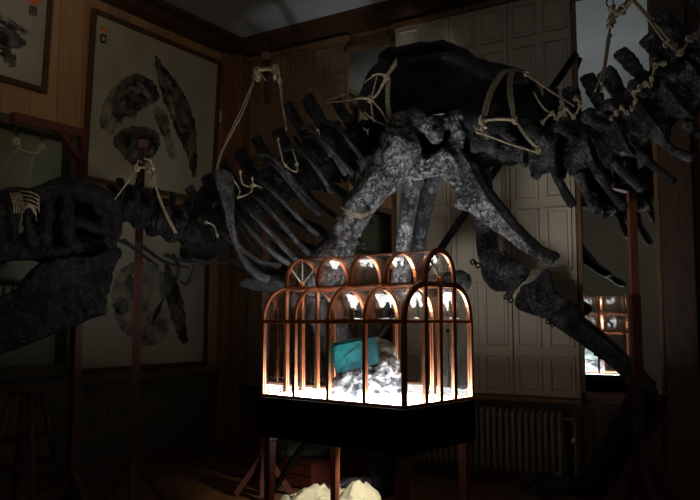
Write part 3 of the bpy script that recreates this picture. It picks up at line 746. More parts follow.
# iron ring bolts on the leg
def ringbolt(px, py, r=4.2, off=0.0):
    c_ = S(px, py, off); bm = bmesh.new(); rr_ = pxm(px, r)
    for k, (dx, dy) in enumerate(((0, 0), (1.5, .9))):
        o2 = RT * dx * rr_ * .9 + V((0, 0, -dy * rr_))
        pts = [c_ + o2 + RT * rr_ * .62 * math.cos(a) + V((0, 0, rr_ * .62 * math.sin(a))) for a in [2 * PI * j / 14 for j in range(14)]]
        sweep(bm, pts, circ(rr_ * .22, 6), up=hd, closed=True)
    tube(bm, [c_ + hd * -.02, c_ + RT * rr_ * 1.2 + hd * .05], [rr_ * .25, rr_ * .25], 6, 1)
    obj('ring_bolt', bm, M['iron'], sk)
for a in ((473, 262, 4, .44), (504, 254, 4.2, .44), (506, 297, 3.8, .46), (569, 303, 4, .58), (548, 322, 3.5, .52), (596, 354, 3.5, .56), (358, 241, 4.5, -.36)): ringbolt(*a)

# vertebrae: one carved prototype of each kind, then copies
def vert_proto(seed, zsp=2.6, wsp=.42, tp=True, seg=(1, 1)):
    """unit vertebra: x along the spine (length ~1.3), radius ~1, z up, y away"""
    bm = bmesh.new()
    # spool-shaped centrum
    sweep(bm, [(-.66, 0, 0), (-.6, 0, 0), (-.35, 0, 0), (0, 0, 0), (.35, 0, 0), (.6, 0, 0), (.66, 0, 0)], circ(1, 16), up=(0, 0, 1), radii=[.72, 1.04, .88, .74, .88, 1.04, .72])
    box(bm, (-.5, -.42, .6), (.45, .42, 1.35), .12)                                   # neural arch
    b2 = bmesh.new(); box(b2, (-wsp, -.16, 1.1), (wsp, .16, zsp), .1)                  # spine
    for v in b2.verts:
        k = (v.co.z - 1.1) / (zsp - 1.1); v.co.x = v.co.x * (.85 + .2 * k) - .12 * k; v.co.y *= 1 + .6 * k
    merge(bm, b2)
    for s in (-1, 1):
        if tp:
            tube(bm, [(-.05, s * .5, .55), (-.15, s * 1.1, .6), (-.3, s * 1.7, .75)], [.3, .24, .26], 8)
        tube(bm, [(.4, s * .3, 1.15), (.85, s * .32, 1.4)], [.24, .2], 8, 3)            # zygapophyses
        tube(bm, [(-.4, s * .3, 1.2), (-.8, s * .34, 1.2)], [.24, .2], 8, 3)
    return organic(bm, .06, 1, .10, 2.1, seed, .12)
PROT = {}
def vplace(name, px, py, r, px2, py2, key, m='bone', off=0, lx=1.0, lz=1.0, ly=1.0):
    """px2,py2: a picture point towards the tail along the spine"""
    c_ = S(px, py, off); e = S(px2, py2, off) - c_; e.normalize()
    n = SN(px); y = (n - e * n.dot(e)).normalized(); z = e.cross(y)
    if z.z < 0: z = -z; 
    s = pxm(px, r)
    mt = Matrix(((e.x * s * lx, y.x * s * ly, z.x * s * lz, c_.x), (e.y * s * lx, y.y * s * ly, z.y * s * lz, c_.y), (e.z * s * lx, y.z * s * ly, z.z * s * lz, c_.z), (0, 0, 0, 1)))
    if key not in PROT:
        o = obj(name, vert_proto(*KEYS[key]), M[m]); PROT[key] = o
    else:
        o = PROT[key].copy(); o.name = name; COL.objects.link(o)
    o.parent = sk; o.matrix_parent_inverse = world(sk).inverted(); o.matrix_basis = mt
    return o
KEYS = {'ca': (1, 2.75, .34), 'cb': (2, 2.95, .32), 'da': (3, 3.4, .36), 'db': (4, 3.1, .44), 'na': (5, 1.9, .3), 'nb': (6, 2.1, .26)}
tail = [(488, 143, 21), (517, 151, 22), (549, 156, 23), (582, 150, 24.5), (614, 140, 25.5), (641, 124, 26), (665, 106, 26.5), (690, 87, 27), (716, 66, 27.5), (744, 44, 28)]
for i, (x, y, r) in enumerate(tail):
    nx, ny = tail[min(i + 1, len(tail) - 1)][:2]; pxx, pyy = tail[max(i - 1, 0)][:2]
    vplace('sacral_vertebra' if i < 2 else 'caudal_vertebra', x, y, r, x + (nx - pxx) * .5, y + (ny - pyy) * .5, 'ca' if i % 2 else 'cb', lx=.93, lz=(1.0 if i > 1 else .6), off=(-.20, -.18, -.08)[i] if i < 3 else 0, ly=.7 if i < 2 else 1)
chev = [((556, 174), (563, 188), (572, 204)), ((579, 174), (586, 192), (597, 211)), ((596, 168), (608, 188), (624, 207)), ((614, 162), (627, 176), (641, 189)), ((638, 152), (654, 166), (672, 181)), ((659, 137), (676, 152), (693, 157)), ((686, 122), (705, 140), (722, 148))]
for a, b, e in chev:
    bm = bmesh.new(); T_(bm, [a, b, e], [6, 4.2, 5.8], -.02, 10); bone('chevron_bone', bm, 'bone', .009, 2, .006)
dors = [(384, 137, 15), (362, 147, 15), (342, 158, 15.5), (323, 168, 15.5), (304, 178, 15), (285, 188, 15), (266, 198, 15), (248, 207, 14.5), (231, 216, 14), (214, 226, 13.5)]
dz = [1.0, 1.05, 1.5, 1.42, 1.2, 1.15, 1.18, 1.08, 1.1, 1.0]
for i, (x, y, r) in enumerate(dors):
    a = dors[max(i - 1, 0)]; b = dors[min(i + 1, len(dors) - 1)]
    vplace('dorsal_vertebra', x, y, r, x + (a[0] - b[0]), y + (a[1] - b[1]), 'da' if i % 2 else 'db', m='bone_shade', lz=dz[i], lx=1.0)
cerv = [(198, 234, 13), (181, 230, 13), (164, 224, 13), (147, 217, 13), (131, 210, 13), (116, 206, 12)]
for i, (x, y, r) in enumerate(cerv):
    a = cerv[max(i - 1, 0)]; b = cerv[min(i + 1, len(cerv) - 1)]
    vplace('cervical_vertebra', x, y, r, x + (a[0] - b[0]), y + (a[1] - b[1]), 'na' if i % 2 else 'nb', m='bone_shade', lx=1.05, lz=1.25)
for pts in ([(110, 236), (130, 246), (150, 262)], [(124, 240), (142, 254), (158, 266)], [(142, 246), (165, 262), (190, 268)], [(165, 255), (195, 264), (222, 262)], [(190, 258), (215, 264), (246, 256)]):
    for s in (-.09, .09):
        bm = bmesh.new(); T_(bm, pts, [2.2, 1.5, 1], s, 7); obj('neck_rib', bm, M['bone_shade'], sk)
for x in (178, 191):
    bm = bmesh.new(); T_(bm, [(x - 5, 255), (x + 1, 268), (x - 3, 281), (x - 9, 279)] if x < 185 else [(x - 2, 252), (x + 3, 268), (x - 4, 284), (x - 11, 281)], [2.2, 2.2, 1.8, 1], -.05, 7); obj('neck_rib', bm, M['bone_shade'], sk)
# ribs, near side traced, far side mirrored across the spine
ribs = [
 [(214, 214), (222, 232), (246, 252), (262, 262), (279, 265)],
 [(232, 196), (244, 205), (262, 224), (280, 243), (296, 260)],
 [(240, 186), (256, 196), (274, 214), (292, 236), (309, 254)],
 [(250, 176), (266, 184), (284, 202), (301, 220), (317, 234)],
 [(262, 166), (274, 164), (290, 182), (306, 202), (319, 214)],
 [(284, 150), (296, 148), (310, 160), (321, 176), (331, 192)],
 [(304, 138), (314, 136), (328, 150), (338, 162), (345, 174)],
 [(298, 128), (310, 127), (325, 143), (340, 160), (352, 173)],
 [(254, 160), (268, 154), (285, 170), (300, 190), (314, 205)],
 [(226, 206), (238, 214), (254, 234), (272, 252), (288, 263)],
 [(326, 122), (338, 126), (350, 142), (360, 156), (367, 172)]]
boff = [-.05, -.27, -.40, -.42, -.36]
for i, rb in enumerate(ribs):
    w = [S(x, y, o) for (x, y), o in zip(rb, boff)]
    rad = [pxm(x, r) for (x, y), r in zip(rb, (2.2, 2.6, 2.5, 2.5, 2.8))]
    bm = bmesh.new(); tube(bm, w, rad, 8); obj('rib', bm, M['bone'], sk)
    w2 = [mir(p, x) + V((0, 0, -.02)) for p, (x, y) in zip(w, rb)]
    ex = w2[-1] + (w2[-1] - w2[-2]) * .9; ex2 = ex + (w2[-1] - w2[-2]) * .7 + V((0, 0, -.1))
    bm = bmesh.new(); tube(bm, w2 + [ex, ex2], rad + [rad[-1], rad[-1] * .7], 8); obj('rib', bm, M['bone_shade'], sk)
# shoulder blade and curved collar bone
bm = bmesh.new(); PL(bm, [(213, 172), (222, 169), (232, 175), (234, 195), (234, 215), (233, 228), (227, 229), (224, 212), (218, 190)], -.45, .03, pxn=224)
bone('shoulder_blade', bm, 'bone', .007, 2, .003, label='grey shoulder blade')
bm = bmesh.new(); T_(bm, [(230, 220), (234, 238), (241, 255), (251, 269), (266, 279)], [4, 3.6, 3.4, 4, 6], -.44, 9); bone('collar_bone', bm, 'bone', .007, 2, .003)
bm = bmesh.new(); PL(bm, [(238, 284), (250, 277), (268, 276), (284, 282), (290, 290), (270, 292), (250, 289)], -.36, .04, pxn=262); bone('breast_bone', bm, 'bone_shade', .009, 2, .006)
bm = bmesh.new(); PL(bm, [(196, 196), (208, 182), (222, 176), (232, 190), (236, 230), (222, 250), (200, 262), (180, 256), (186, 230)], .22, .04, pxn=210); bone('shoulder_blade', bm, 'bone_shade', .012, 2, .012)

# skull: two lattice sides joined by roof and palate
def sk_side(off):
    bm = bmesh.new()
    T_(bm, [(-75, 224), (-40, 206), (0, 198), (20, 196), (40, 193), (58, 187), (80, 187), (98, 196), (113, 212)], [9, 9, 8, 9, 9, 9, 9, 9, 8], off)
    T_(bm, [(-75, 258), (-30, 258), (5, 254), (40, 252), (70, 252), (96, 246)], [10, 9, 9, 8, 7, 7], off)
    T_(bm, [(113, 212), (114, 228), (106, 243), (98, 250)], [9, 8, 8, 8], off)
    T_(bm, [(16, 200), (12, 222), (12, 250)], [6, 6, 8], off)
    T_(bm, [(32, 200), (29, 218), (30, 250)], [5, 5, 9], off)
    T_(bm, [(48, 194), (46, 218), (44, 250)], [7, 7, 8], off)
    T_(bm, [(68, 190), (66, 215), (72, 250)], [8, 8, 8], off)
    T_(bm, [(74, 222), (92, 226), (110, 232)], [6, 5, 6], off)
    T_(bm, [(90, 196), (100, 215), (108, 226)], [6, 5, 6], off)
    PL(bm, [(-75, 225), (-40, 210), (8, 202), (12, 225), (10, 254), (-40, 258), (-75, 258)], off, .03, False, 20)
    return bm
bm = sk_side(-.12); b2 = sk_side(.12); merge(bm, b2)
for x, y, r in ((-40, 212, 9), (0, 201, 9), (40, 197, 9), (62, 190, 10), (84, 192, 10), (105, 208, 10), (110, 226, 8)):
    tube(bm, [S(x, y, -.12), S(x, y, 0), S(x, y, .12)], [pxm(x, r)] * 3, 10, 3)
PL(bm, [(50, 192), (84, 190), (108, 212), (108, 240), (90, 248), (50, 250)], .05, .05, True, 80)
skull = bone('skull', bm, 'bone_shade', .011, 1, .022, 7, amp2=.03)
def jaw(off):
    bm = bmesh.new()
    PL(bm, [(116, 250), (106, 247), (96, 255), (91, 257), (84, 256), (72, 257), (52, 259), (38, 265), (24, 282), (14, 294), (0, 304), (-40, 318), (-75, 330), (-75, 362), (-40, 362), (0, 354), (19, 347), (45, 337), (67, 327), (86, 319), (104, 313), (104, 292), (112, 272), (119, 260)], off, .05, False, 30)
    T_(bm, [(100, 252), (110, 252), (117, 256)], [6, 7, 6], off)
    sg = -.03 if off < 0 else .03
    T_(bm, [(114, 256), (106, 275), (98, 300)], [5, 6, 6], off + sg, 8); T_(bm, [(98, 305), (70, 320), (40, 332), (0, 348), (-60, 352)], [6, 7, 7, 7, 7], off + sg, 8)
    T_(bm, [(88, 262), (60, 266), (36, 274), (14, 296), (-20, 312), (-60, 328)], [5, 6, 7, 6, 7, 7], off + sg, 8); T_(bm, [(60, 268), (56, 295), (50, 328)], [5, 5, 6], off + sg, 8)
    return bm
bm = jaw(-.11); merge(bm, jaw(.13)); tube(bm, [S(-75, 346, -.11), S(-70, 346, .13)], [.07, .07], 10, 3)
jawo = bone('lower_jaw', bm, 'bone_shade', .011, 1, .020, 7, amp2=.03)
random.seed(11)
for k in range(9):
    for off in (-.11, .13):
        x = 12 - k * 9; y = 297 + k * 3.6
        b_ = S(x, y, off); L_ = pxm(x, random.uniform(8, 15))
        bm = bmesh.new(); tube(bm, [b_ + V((0, 0, -.02)), b_ + V((0, 0, L_ * .5)), b_ + V((.01, 0, L_))], [.012, .010, .003], 7, 2); obj('tooth', bm, M['bone_shade'], jawo)
        if k > 0:
            b_ = S(8 - k * 9, 262 , off * .95); bm = bmesh.new(); tube(bm, [b_ + V((0, 0, .03)), b_ + V((0, 0, -L_ * .5)), b_ + V((.01, 0, -L_))], [.012, .010, .003], 7, 2); obj('tooth', bm, M['bone_shade'], skull)

# ------------------------------------------------------------------ wooden gallows, stands
def gallows(label, px, py_top, px_end, py_end, d, post_w=.055, hooks=(), d_end=None, base=True):
    top = P(px, py_top, d); ft = V((top.x, top.y, 0)); en = P(px_end, py_end, d_end or d); en.z = top.z
    t = thing('gallows_stand', label, 'stand', ft)
    ax = (en - top); ax.z = 0; ax.normalize()
    bm = bmesh.new(); sweep(bm, [ft + V((0, 0, .0)), top + V((0, 0, .0))], rect(post_w, post_w), up=ax); obj('post', bm, M['redwood'], t, False)
    bm = bmesh.new(); sweep(bm, [top - ax * post_w * .5, en], rect(post_w, post_w), up=(0, 0, 1)); bmo = obj('beam', bm, M['redwood'], t, False)
    bm = bmesh.new(); sweep(bm, [top + V((0, 0, -.2)), top + ax * .2 + V((0, 0, 0))], rect(.03, .04), up=ax.cross(V((0, 0, 1)))); obj('brace', bm, M['redwood'], t, False)
    sd = ax.cross(V((0, 0, 1)))
    for q in (ax, -ax, sd, -sd):
        bm = bmesh.new(); sweep(bm, [ft + V((0, 0, .3)), ft + q * .2 + V((0, 0, .02))], rect(.04, .04), up=q.cross(V((0, 0, 1)))); obj('foot', bm, M['redwood'], t, False)
    pts = []
    for f in hooks:
        h0 = top.lerp(en, f) + V((0, 0, -post_w * .45)); bm = bmesh.new()
        tube(bm, [h0 + V((0, 0, .02)), h0 + V((0, 0, -.03)), h0 + ax * .02 + V((0, 0, -.055)), h0 + V((0, 0, -.08)), h0 - ax * .015 + V((0, 0, -.06))], [.006] * 5, 7)
        obj('hook', bm, M['iron'], bmo); pts.append(h0 + V((0, 0, -.07)))
    return pts
hk1 = gallows('dark red wooden gallows at far left, its beam over the skull', 83, 134, 12, 117, 5.15, hooks=(.58, .93), d_end=4.72)
hk2 = gallows('dark red wooden gallows whose post stands behind the neck', 141, 161, 143, 157, 5.5, hooks=(.72, .98), d_end=4.95)
hk3 = gallows('dim dark red gallows rising behind the rib cage near the corner', 268, 80, 266, 72, 5.85, hooks=(.5, .96), d_end=5.3)
# right stand under the tail
tp = P(631, 186, 4.9); ft = V((tp.x, tp.y, 0))
t = thing('support_stand', 'reddish wooden post standing under the tail, in front of the mirror', 'stand', ft)
bm = bmesh.new(); sweep(bm, [ft, V((tp.x, tp.y, 1.42))], rect(.055, .055), up=RT); obj('post', bm, M['redwood'], t, False)
bm = bmesh.new(); sweep(bm, [V((tp.x, tp.y, 1.42)), tp], rect(.046, .046), up=RT); obj('upper_post', bm, M['leg'], t, False, label='lighter reddish upper post')
bm = bmesh.new(); sweep(bm, [tp - RT * .12 + V((0, 0, .0)), tp + V((0, 0, -.03)), tp + RT * .12], rect(.07, .035), up=(0, 0, 1)); obj('saddle', bm, M['redwood'], t, False)
for q in (RT, -RT, hd, -hd):
    bm = bmesh.new(); sweep(bm, [ft + V((0, 0, .45)), ft + q * .3 + V((0, 0, .02))], rect(.04, .04), up=q.cross(V((0, 0, 1)))); obj('foot', bm, M['redwood'], t, False)
# leaning pole behind the hips
e1 = BW(576, 54, YB - .10); pB = P(437, 254, 5.75); dr = (pB - e1); e0 = e1 + dr * (e1.z / -dr.z)
bm = bmesh.new(); sweep(bm, [e0, e1], circ(.028, 10)); tag(obj('leaning_pole', bm, M['iron']), 'long dark pole leaning against the wall behind the hips', 'pole')

# ------------------------------------------------------------------ ropes
def rope(bm, pts, r=.007, sub=4, twist=True):
    r *= .78
    pts = catmull(pts, sub) if len(pts) > 2 else [V(pts[0]).lerp(V(pts[1]), k / 6) for k in range(7)]
    sweep(bm, pts, circ(r, 7))
def knot(bm, c_, r, seed=0):
    rnd = random.Random(seed); r *= .74
    for k in range(4):
        ax = V((rnd.uniform(-1, 1), rnd.uniform(-1, 1), rnd.uniform(-.6, .6))).normalized(); e1_ = ax.orthogonal().normalized(); e2_ = ax.cross(e1_)
        o = V((rnd.uniform(-.4, .4), rnd.uniform(-.4, .4), rnd.uniform(-.7, .7))) * r
        sweep(bm, [c_ + o + (e1_ * math.cos(a) + e2_ * math.sin(a)) * r for a in [2 * PI * j / 12 for j in range(12)]], circ(r * .42, 6), closed=True)
def ropething(name, label, bm): return tag(obj(name, bm, M['rope']), label, 'rope', None)
F_ = -.22                                    # in front of the near bone faces
# skull sling
bm = bmesh.new(); k1, k2 = hk1
for k in (k1, k2): knot(bm, k + V((0, 0, -.06)), .022, 1)
rope(bm, [k2 + V((0, 0, -.09)), (k1 + k2) / 2 + V((0, 0, -.11)), k1 + V((0, 0, -.08))], .012)
for dx in (-1, 2): rope(bm, [k2 + V((0, 0, -.08)), P(16 + dx, 148, 4.78), P(2 + dx * 1.5, 172, 4.75), P(-14 + dx, 205, 4.72)], .005)
for dx in (0, 2): rope(bm, [k1 + V((0, 0, -.08)), P(33 - dx, 160, 4.78), P(29 - dx * .5, 200, 4.58)], .005)
for j in range(5):
    x = 8 + j * 2.4
    rope(bm, [S(x - 4, 196, .06), S(x, 190, -.05), S(x + 3, 195, -.2), S(x + 6, 205, -.22), S(x + 6, 213, -.2)], .005)
for j in range(4):
    y = 190 + j * 4
    rope(bm, [S(20, y + 1, -.18), S(30, y + 2, -.23), S(38, y + 6, -.21), S(39, y + 10, -.16)], .005)
for j in range(3): rope(bm, [S(22, 212, -.2), S(26, 206 + j, -.24), S(31, 205 + j, -.24), S(36, 212 + j * 2, -.2)], .006)
ropething('sling_rope', 'tan rope sling from the left beam wrapped round the skull snout', bm)
# neck sling
bm = bmesh.new(); k1, k2 = [P(137, 168, 4.98), P(150, 169, 4.98)]
knot(bm, k1, .02, 3); knot(bm, k2, .026, 4); knot(bm, P(153, 176, 4.98), .018, 5); rope(bm, [k1, (k1 + k2) / 2 + V((0, 0, .008)), k2], .012)
for k in (k1, k2): rope(bm, [k, k + V((.01, 0, .05)), hk2[0] if k is k1 else hk2[1]], .006)
rope(bm, [k1, P(124, 187, 4.9), P(110, 205, 4.82)], .007); knot(bm, P(109, 206, 4.82), .016, 6); rope(bm, [P(109, 206, 4.82), S(105, 213, -.12)], .008)
for dx in (0, 1.8): rope(bm, [P(153, 176, 4.98), P(161 + dx, 205, 4.98), P(175 + dx, 233, 5.0)], .005)
ropething('sling_rope', 'tan rope triangle hanging over the neck from the middle post', bm)
# shoulder sling
bm = bmesh.new(); k1, k2 = P(257, 71, 5.3), P(276, 70, 5.3)
for k, s in ((k1, 7), (k2, 8)):
    knot(bm, k, .028, s); knot(bm, k + V((0, 0, -.04)), .024, s + 5)
rope(bm, [k1, (k1 + k2) / 2 + V((0, 0, .01)), k2], .016); knot(bm, P(279, 80, 5.28), .02, 19)
for k, hh in ((k1, hk3[0]), (k2, hk3[1])): rope(bm, [k, (k + hh) / 2, hh], .008)
for dx in (0, 3): rope(bm, [P(254, 80, 5.28), P(240 + dx, 112, 5.2), P(222 + dx * .3, 150, 5.1), P(216 + dx * .3, 170, 5.0)], .006)
rope(bm, [P(279, 80, 5.28), P(281, 98, 5.25), P(285, 118, 5.2), P(286, 130, 5.15)], .007); rope(bm, [P(281, 80, 5.28), P(282, 98, 5.24), P(284, 118, 5.18), P(287, 128, 5.12)], .005)
ropething('sling_rope', 'tan rope triangle with two fat knots hanging above the rib cage', bm)
# rib lashings
bm = bmesh.new()
def zig(pts, off, r=.006):
    w = [S(x, y, off + random.uniform(-.02, .02)) for x, y in pts]
    rope(bm, w, r)
    for q in w[::2]: knot(bm, q, .011, int(q.x * 97))
ri = [
([(232, 178), (240, 190), (238, 197), (250, 193), (254, 185), (262, 188)], -.44, 'thin pale cord lashing the ribs just right of the shoulder blade'), ([(278, 140), (282, 158), (286, 166), (296, 172), (297, 164), (292, 148)], -.40, 'thin pale cord tied in a loop over the middle ribs'),
([(318, 130), (324, 146), (330, 155), (334, 158)], -.38, 'short thin cord hanging at the ribs nearest the hips'), ([(206, 222), (214, 226), (217, 236)], -.30, 'short pale cord end left of the shoulder blade by the neck'), ([(240, 172), (243, 184), (252, 186), (252, 176)], -.45, 'small pale cord loop over the rib tops behind the shoulder blade')]
for pts, off, lab in ri:
    bm = bmesh.new(); zig(pts, off); ropething('binding_string', lab, bm)

# front hip lashing
bm = bmesh.new()
kc = S(371, 99, F_); 
for j in range(3):
    rope(bm, [S(397, 58 + j * 3, F_ - .02), S(386 + j, 76, F_ - .03), S(378, 92 + j, F_ - .02), kc], .006)
    rope(bm, [S(387 + j * 1.6, 78, F_ - .02), S(386 + j * 1.6, 100, F_ - .05), S(389 + j * 1.6, 122, F_ - .06)], .006)
knot(bm, kc, .022, 21); knot(bm, S(386, 76, F_ - .03), .022, 22); rope(bm, [S(372, 76, F_), S(379, 74, F_ - .02), S(388, 76, F_ - .03)], .01)
rope(bm, [kc, S(360, 98, F_), S(354, 100, -.1)], .012); rope(bm, [S(354, 100, -.1), S(335, 102, -.05), S(326, 103, 0)], .006); rope(bm, [S(372, 77, F_), S(350, 92, -.05), S(328, 100, 0)], .005)
rope(bm, [kc, S(372, 112, F_), S(374, 122, F_)], .007); rope(bm, [kc, S(382, 112, F_ - .02), S(388, 124, F_ - .04)], .008); rope(bm, [S(364, 112, F_), S(374, 120, F_), S(388, 126, F_ - .05)], .006)
rope(bm, [kc, S(374, 88, F_), S(377, 76, F_)], .006)
ropething('lashing_rope', 'tan rope net lashing the front of the dark hip blade', bm)
# rear hip lashing
bm = bmesh.new(); O_ = -.27; O2 = -.43
for j in range(4):
    dx = j * 1.7
    rope(bm, [S(508 + dx, 70, -.02), S(500 + dx, 73, O_ + .02), S(488 + dx, 92, -.36), S(481.5 + dx, 116, O2)], .0055)
    rope(bm, [S(511 + dx, 70, -.0), S(508 + dx * .9, 78, O_ + .02), S(508 + dx * .9, 96, -.36), S(513 + dx * .6, 120, O2)], .0055)
ka, kb, kd, kq = S(482, 121, O2), S(515, 120, O2), S(479, 132, O2), S(538, 150, O2 + .03)
rope(bm, [ka, S(498, 119, O2 - .01), kb], .013); knot(bm, ka, .026, 31); knot(bm, kb, .022, 32); knot(bm, kd, .022, 33); knot(bm, S(483, 127, O2), .022, 34)
for dx in (-1, 1): rope(bm, [kb, S(526 + dx, 136, O2 - .01), S(535 + dx, 146, O2)], .007)
knot(bm, kq, .02, 35); rope(bm, [kd, S(510, 144, O2 - .01), kq + V((0, 0, -.015))], .008)
ropething('lashing_rope', 'tan rope bound over the back of the hip blade in a triangle', bm)
bm = bmesh.new(); rope(bm, [S(512, 69, -.02), S(524, 73, -.1), S(552, 92, -.2), S(574, 106, -.24)], .008); knot(bm, S(526, 74, -.12), .02, 36)
rope(bm, [S(534, 92, -.3), S(542, 106, -.3), S(552, 114, -.26)], .008)
zz = [(543, 122), (552, 113), (557, 118), (566, 109), (574, 116), (580, 104), (576, 98)]
rope(bm, [S(x, y, -.30) for x, y in zz], .009)
for i, (x, y) in enumerate(zz): knot(bm, S(x, y, -.30), .015, 40 + i)
ropething('tail_cord', 'tan cord running from the hip blade along the first tail bones', bm)
bm = bmesh.new()
zz = [(611, 118), (617, 113), (622, 108), (627, 113), (632, 108), (636, 101), (634, 93), (640, 88), (645, 84), (650, 86), (652, 78), (656, 66), (664, 63)]
rope(bm, [S(x, y, -.34) for x, y in zz], .009)
for i, (x, y) in enumerate(zz): knot(bm, S(x, y, -.34), .016, 60 + i)
ropething('tail_cord', 'knotted brown cord looped along the larger tail bones at right', bm)
# thigh tie
bm = bmesh.new()
for j in range(3):
    rope(bm, [S(340 + j, 206 + j * 1.5, -.40), S(348, 210 + j * 2, -.52), S(358, 214 + j * 1.5, -.54), S(367, 213 + j, -.48), S(370, 209 + j, -.40)], .006)
ropething('binding_string', 'short pale cord tied round the grey thigh bone', bm)
# tail sling with iron ring on a rod from the ceiling
rg = P(610, 3, 4.83); bm = bmesh.new()
sweep(bm, [rg + RT * .022 * math.cos(a) + V((0, 0, .028 * math.sin(a))) for a in [2 * PI * j / 16 for j in range(16)]], circ(.005, 6), up=hd, closed=True)
sweep(bm, [rg + V((0, 0, .028)), V((rg.x, rg.y, ZC))], circ(.006, 8))
tag(obj('hanging_ring', bm, M['iron']), 'iron ring on a rod from the ceiling above the tail', 'ring')
bm = bmesh.new(); k0 = P(611, 8, 4.83)
for i, (x, y, r) in enumerate(((611, 9, .024), (613, 14, .03), (612, 20, .026), (610, 26, .022), (609, 36, .017), (608, 42, .016), (622, 10, .026), (628, 3, .026))): knot(bm, P(x, y, 4.83), r, 80 + i)
for dx in (-1, 1): rope(bm, [P(610, 26, 4.83), P(607.5 + dx, 46, 4.79), P(604 + dx, 70, 4.71), P(598 + dx * 3, 92, 4.63)], .008)
rope(bm, [P(613, 14, 4.83), P(622, 12, 4.81), P(632, 0, 4.79), P(640, -14, 4.79)], .016)
for dx in (-.5, 2.5): rope(bm, [P(632 + dx, 0, 4.79), P(648 + dx, 18, 4.68), P(664 + dx * 2, 40, 4.53)], .009)
knot(bm, P(668, 43, 4.51), .024, 95); knot(bm, P(674, 47, 4.48), .02, 96)
for (x, y, s) in ((680, 52, 97), (690, 40, 98), (697, 35, 99)): knot(bm, P(x, y, 4.33), .02, s)
rope(bm, [P(668, 43, 4.51), P(680, 52, 4.33), P(690, 40, 4.33), P(698, 34, 4.33)], .009)
ropething('sling_rope', 'thick whipped rope slings at top right holding up the tail', bm)

# ------------------------------------------------------------------ stool at left, box, bag, sheet
sp = FL(26, 505); d_ = 4.95; sp = P(28, 385, d_); zs_ = sp.z
st = thing('wooden_stool', 'dark wooden stool with splayed legs in the shadow at far left', 'stool', (sp.x, sp.y, 0))
bm = bmesh.new(); sweep(bm, [V((sp.x, sp.y, zs_ - .04)), V((sp.x, sp.y, zs_ - .035)), V((sp.x, sp.y, zs_ - .008)), V((sp.x, sp.y, zs_))], circ(1, 20), radii=[.13, .15, .15, .14]); obj('seat', bm, M['darkwood'], st)
lg = []
for k in range(4):
    a = PI / 4 + PI / 2 * k + .4; dr = V((math.cos(a), math.sin(a), 0)); top = V((sp.x, sp.y, zs_ - .04)) + dr * .09; ft = V((sp.x, sp.y, 0)) + dr * .27
    bm = bmesh.new(); tube(bm, [top, ft], [.022, .019], 8, 1); obj('leg', bm, M['darkwood'], st); lg.append((top, ft))
for k in range(4):
    for f in (.36, .55 + .06 * (k % 2)):
        a, b = lg[k][0].lerp(lg[k][1], f), lg[(k + 1) % 4][0].lerp(lg[(k + 1) % 4][1], f)
        bm = bmesh.new(); tube(bm, [a, b], [.012, .012], 8, 1); obj('stretcher', bm, M['darkwood'], st)
bx = P(296, 480, 6.2); 
bm = bmesh.new()
mt = Matrix(((hu.x, hv.x, 0, bx.x), (hu.y, hv.y, 0, bx.y), (0, 0, 1, 0), (0, 0, 0, 1)))
cr = thing('wooden_crate', 'low reddish wooden crate under the far side of the table', 'crate', (bx.x, bx.y, 0))
for k in range(2):
    bm = bmesh.new(); box(bm, (-.45, -.3, .02 + k * .09), (.45, -.28, .10 + k * .09), .004, mt); obj('side_board', bm, M['redwood'], cr, False)
    bm = bmesh.new(); box(bm, (-.45, .28, .02 + k * .09), (.45, .3, .10 + k * .09), .004, mt); obj('side_board', bm, M['redwood'], cr, False)
for k in (-.45, .43):
    bm = bmesh.new(); box(bm, (k, -.28, .0), (k + .02, .28, .19), .004, mt); obj('end_board', bm, M['redwood'], cr, False)
bm = bmesh.new(); box(bm, (-.46, -.31, .19), (.46, .31, .205), .004, mt); obj('lid', bm, M['redwood'], cr, False)
bm = bmesh.new()
for x, y, r in ((-.2, 0, .14), (0, .02, .13), (.2, 0, .12), (.1, -.08, .11), (-.1, -.1, .1)): ell(bm, V((bx.x, bx.y, .205 + r * .6)) + hu * x + hv * y, (r * 1.2, r, r * .75))
bm = organic(bm, .014, 2, .05, 6, 3)
for v in bm.verts: v.co.z = max(v.co.z, .2055)
tag(obj('canvas_sack', bm, M['bag'], None), 'rumpled grey green canvas sack lying on the low crate', 'sack')
# cream sheet heaped on the floor
sh = P(327, 505, 5.08); bm = bmesh.new()
W_, D_ = .50, .34; nx_, ny_ = 70, 46; gv = []
for i in range(nx_ + 1):
    row = []
    for j in range(ny_ + 1):
        a, b = i / nx_ * 2 - 1, j / ny_ * 2 - 1
        q = V((a * 3.1, b * 2.6, 2.2)); ww = V((noise.noise(q), noise.noise(q + V((5, 1, 0))), 0)) * .35
        f = max(0, 1 - (a * a + b * b * .9) ** 1.3); rdg = abs(noise.noise(V((a * 2.2 + ww.x, b * 4.5 + ww.y, 7))))
        hgt = (f ** .5) * (.03 + .10 * max(0, 1 - rdg * 2.8) + .035 * noise.noise(V((a * 6, b * 6, 2)))) + .10 * max(0, 1 - ((b + .15 - .3 * a) / .22) ** 2) * (f ** .3) * (.55 + .45 * a) + .012
        p = V((sh.x, sh.y, 0)) + RT * a * W_ * (.75 + .1 * noise.noise(V((b * 2, 3, 1)))) + hd * b * D_ * (.75 + .1 * noise.noise(V((a * 2, 8, 1))))
        row.append(bm.verts.new(p + V((0, 0, max(hgt, .008)))))
    gv.append(row)
for i in range(nx_):
    for j in range(ny_): bm.faces.new((gv[i][j], gv[i + 1][j], gv[i + 1][j + 1], gv[i][j + 1]))
bmesh.ops.solidify(bm, geom=bm.faces[:], thickness=.006)
tag(obj('dust_sheet', bm, M['cloth'], None), 'cream dust sheet heaped on the floor under the case table', 'cloth')

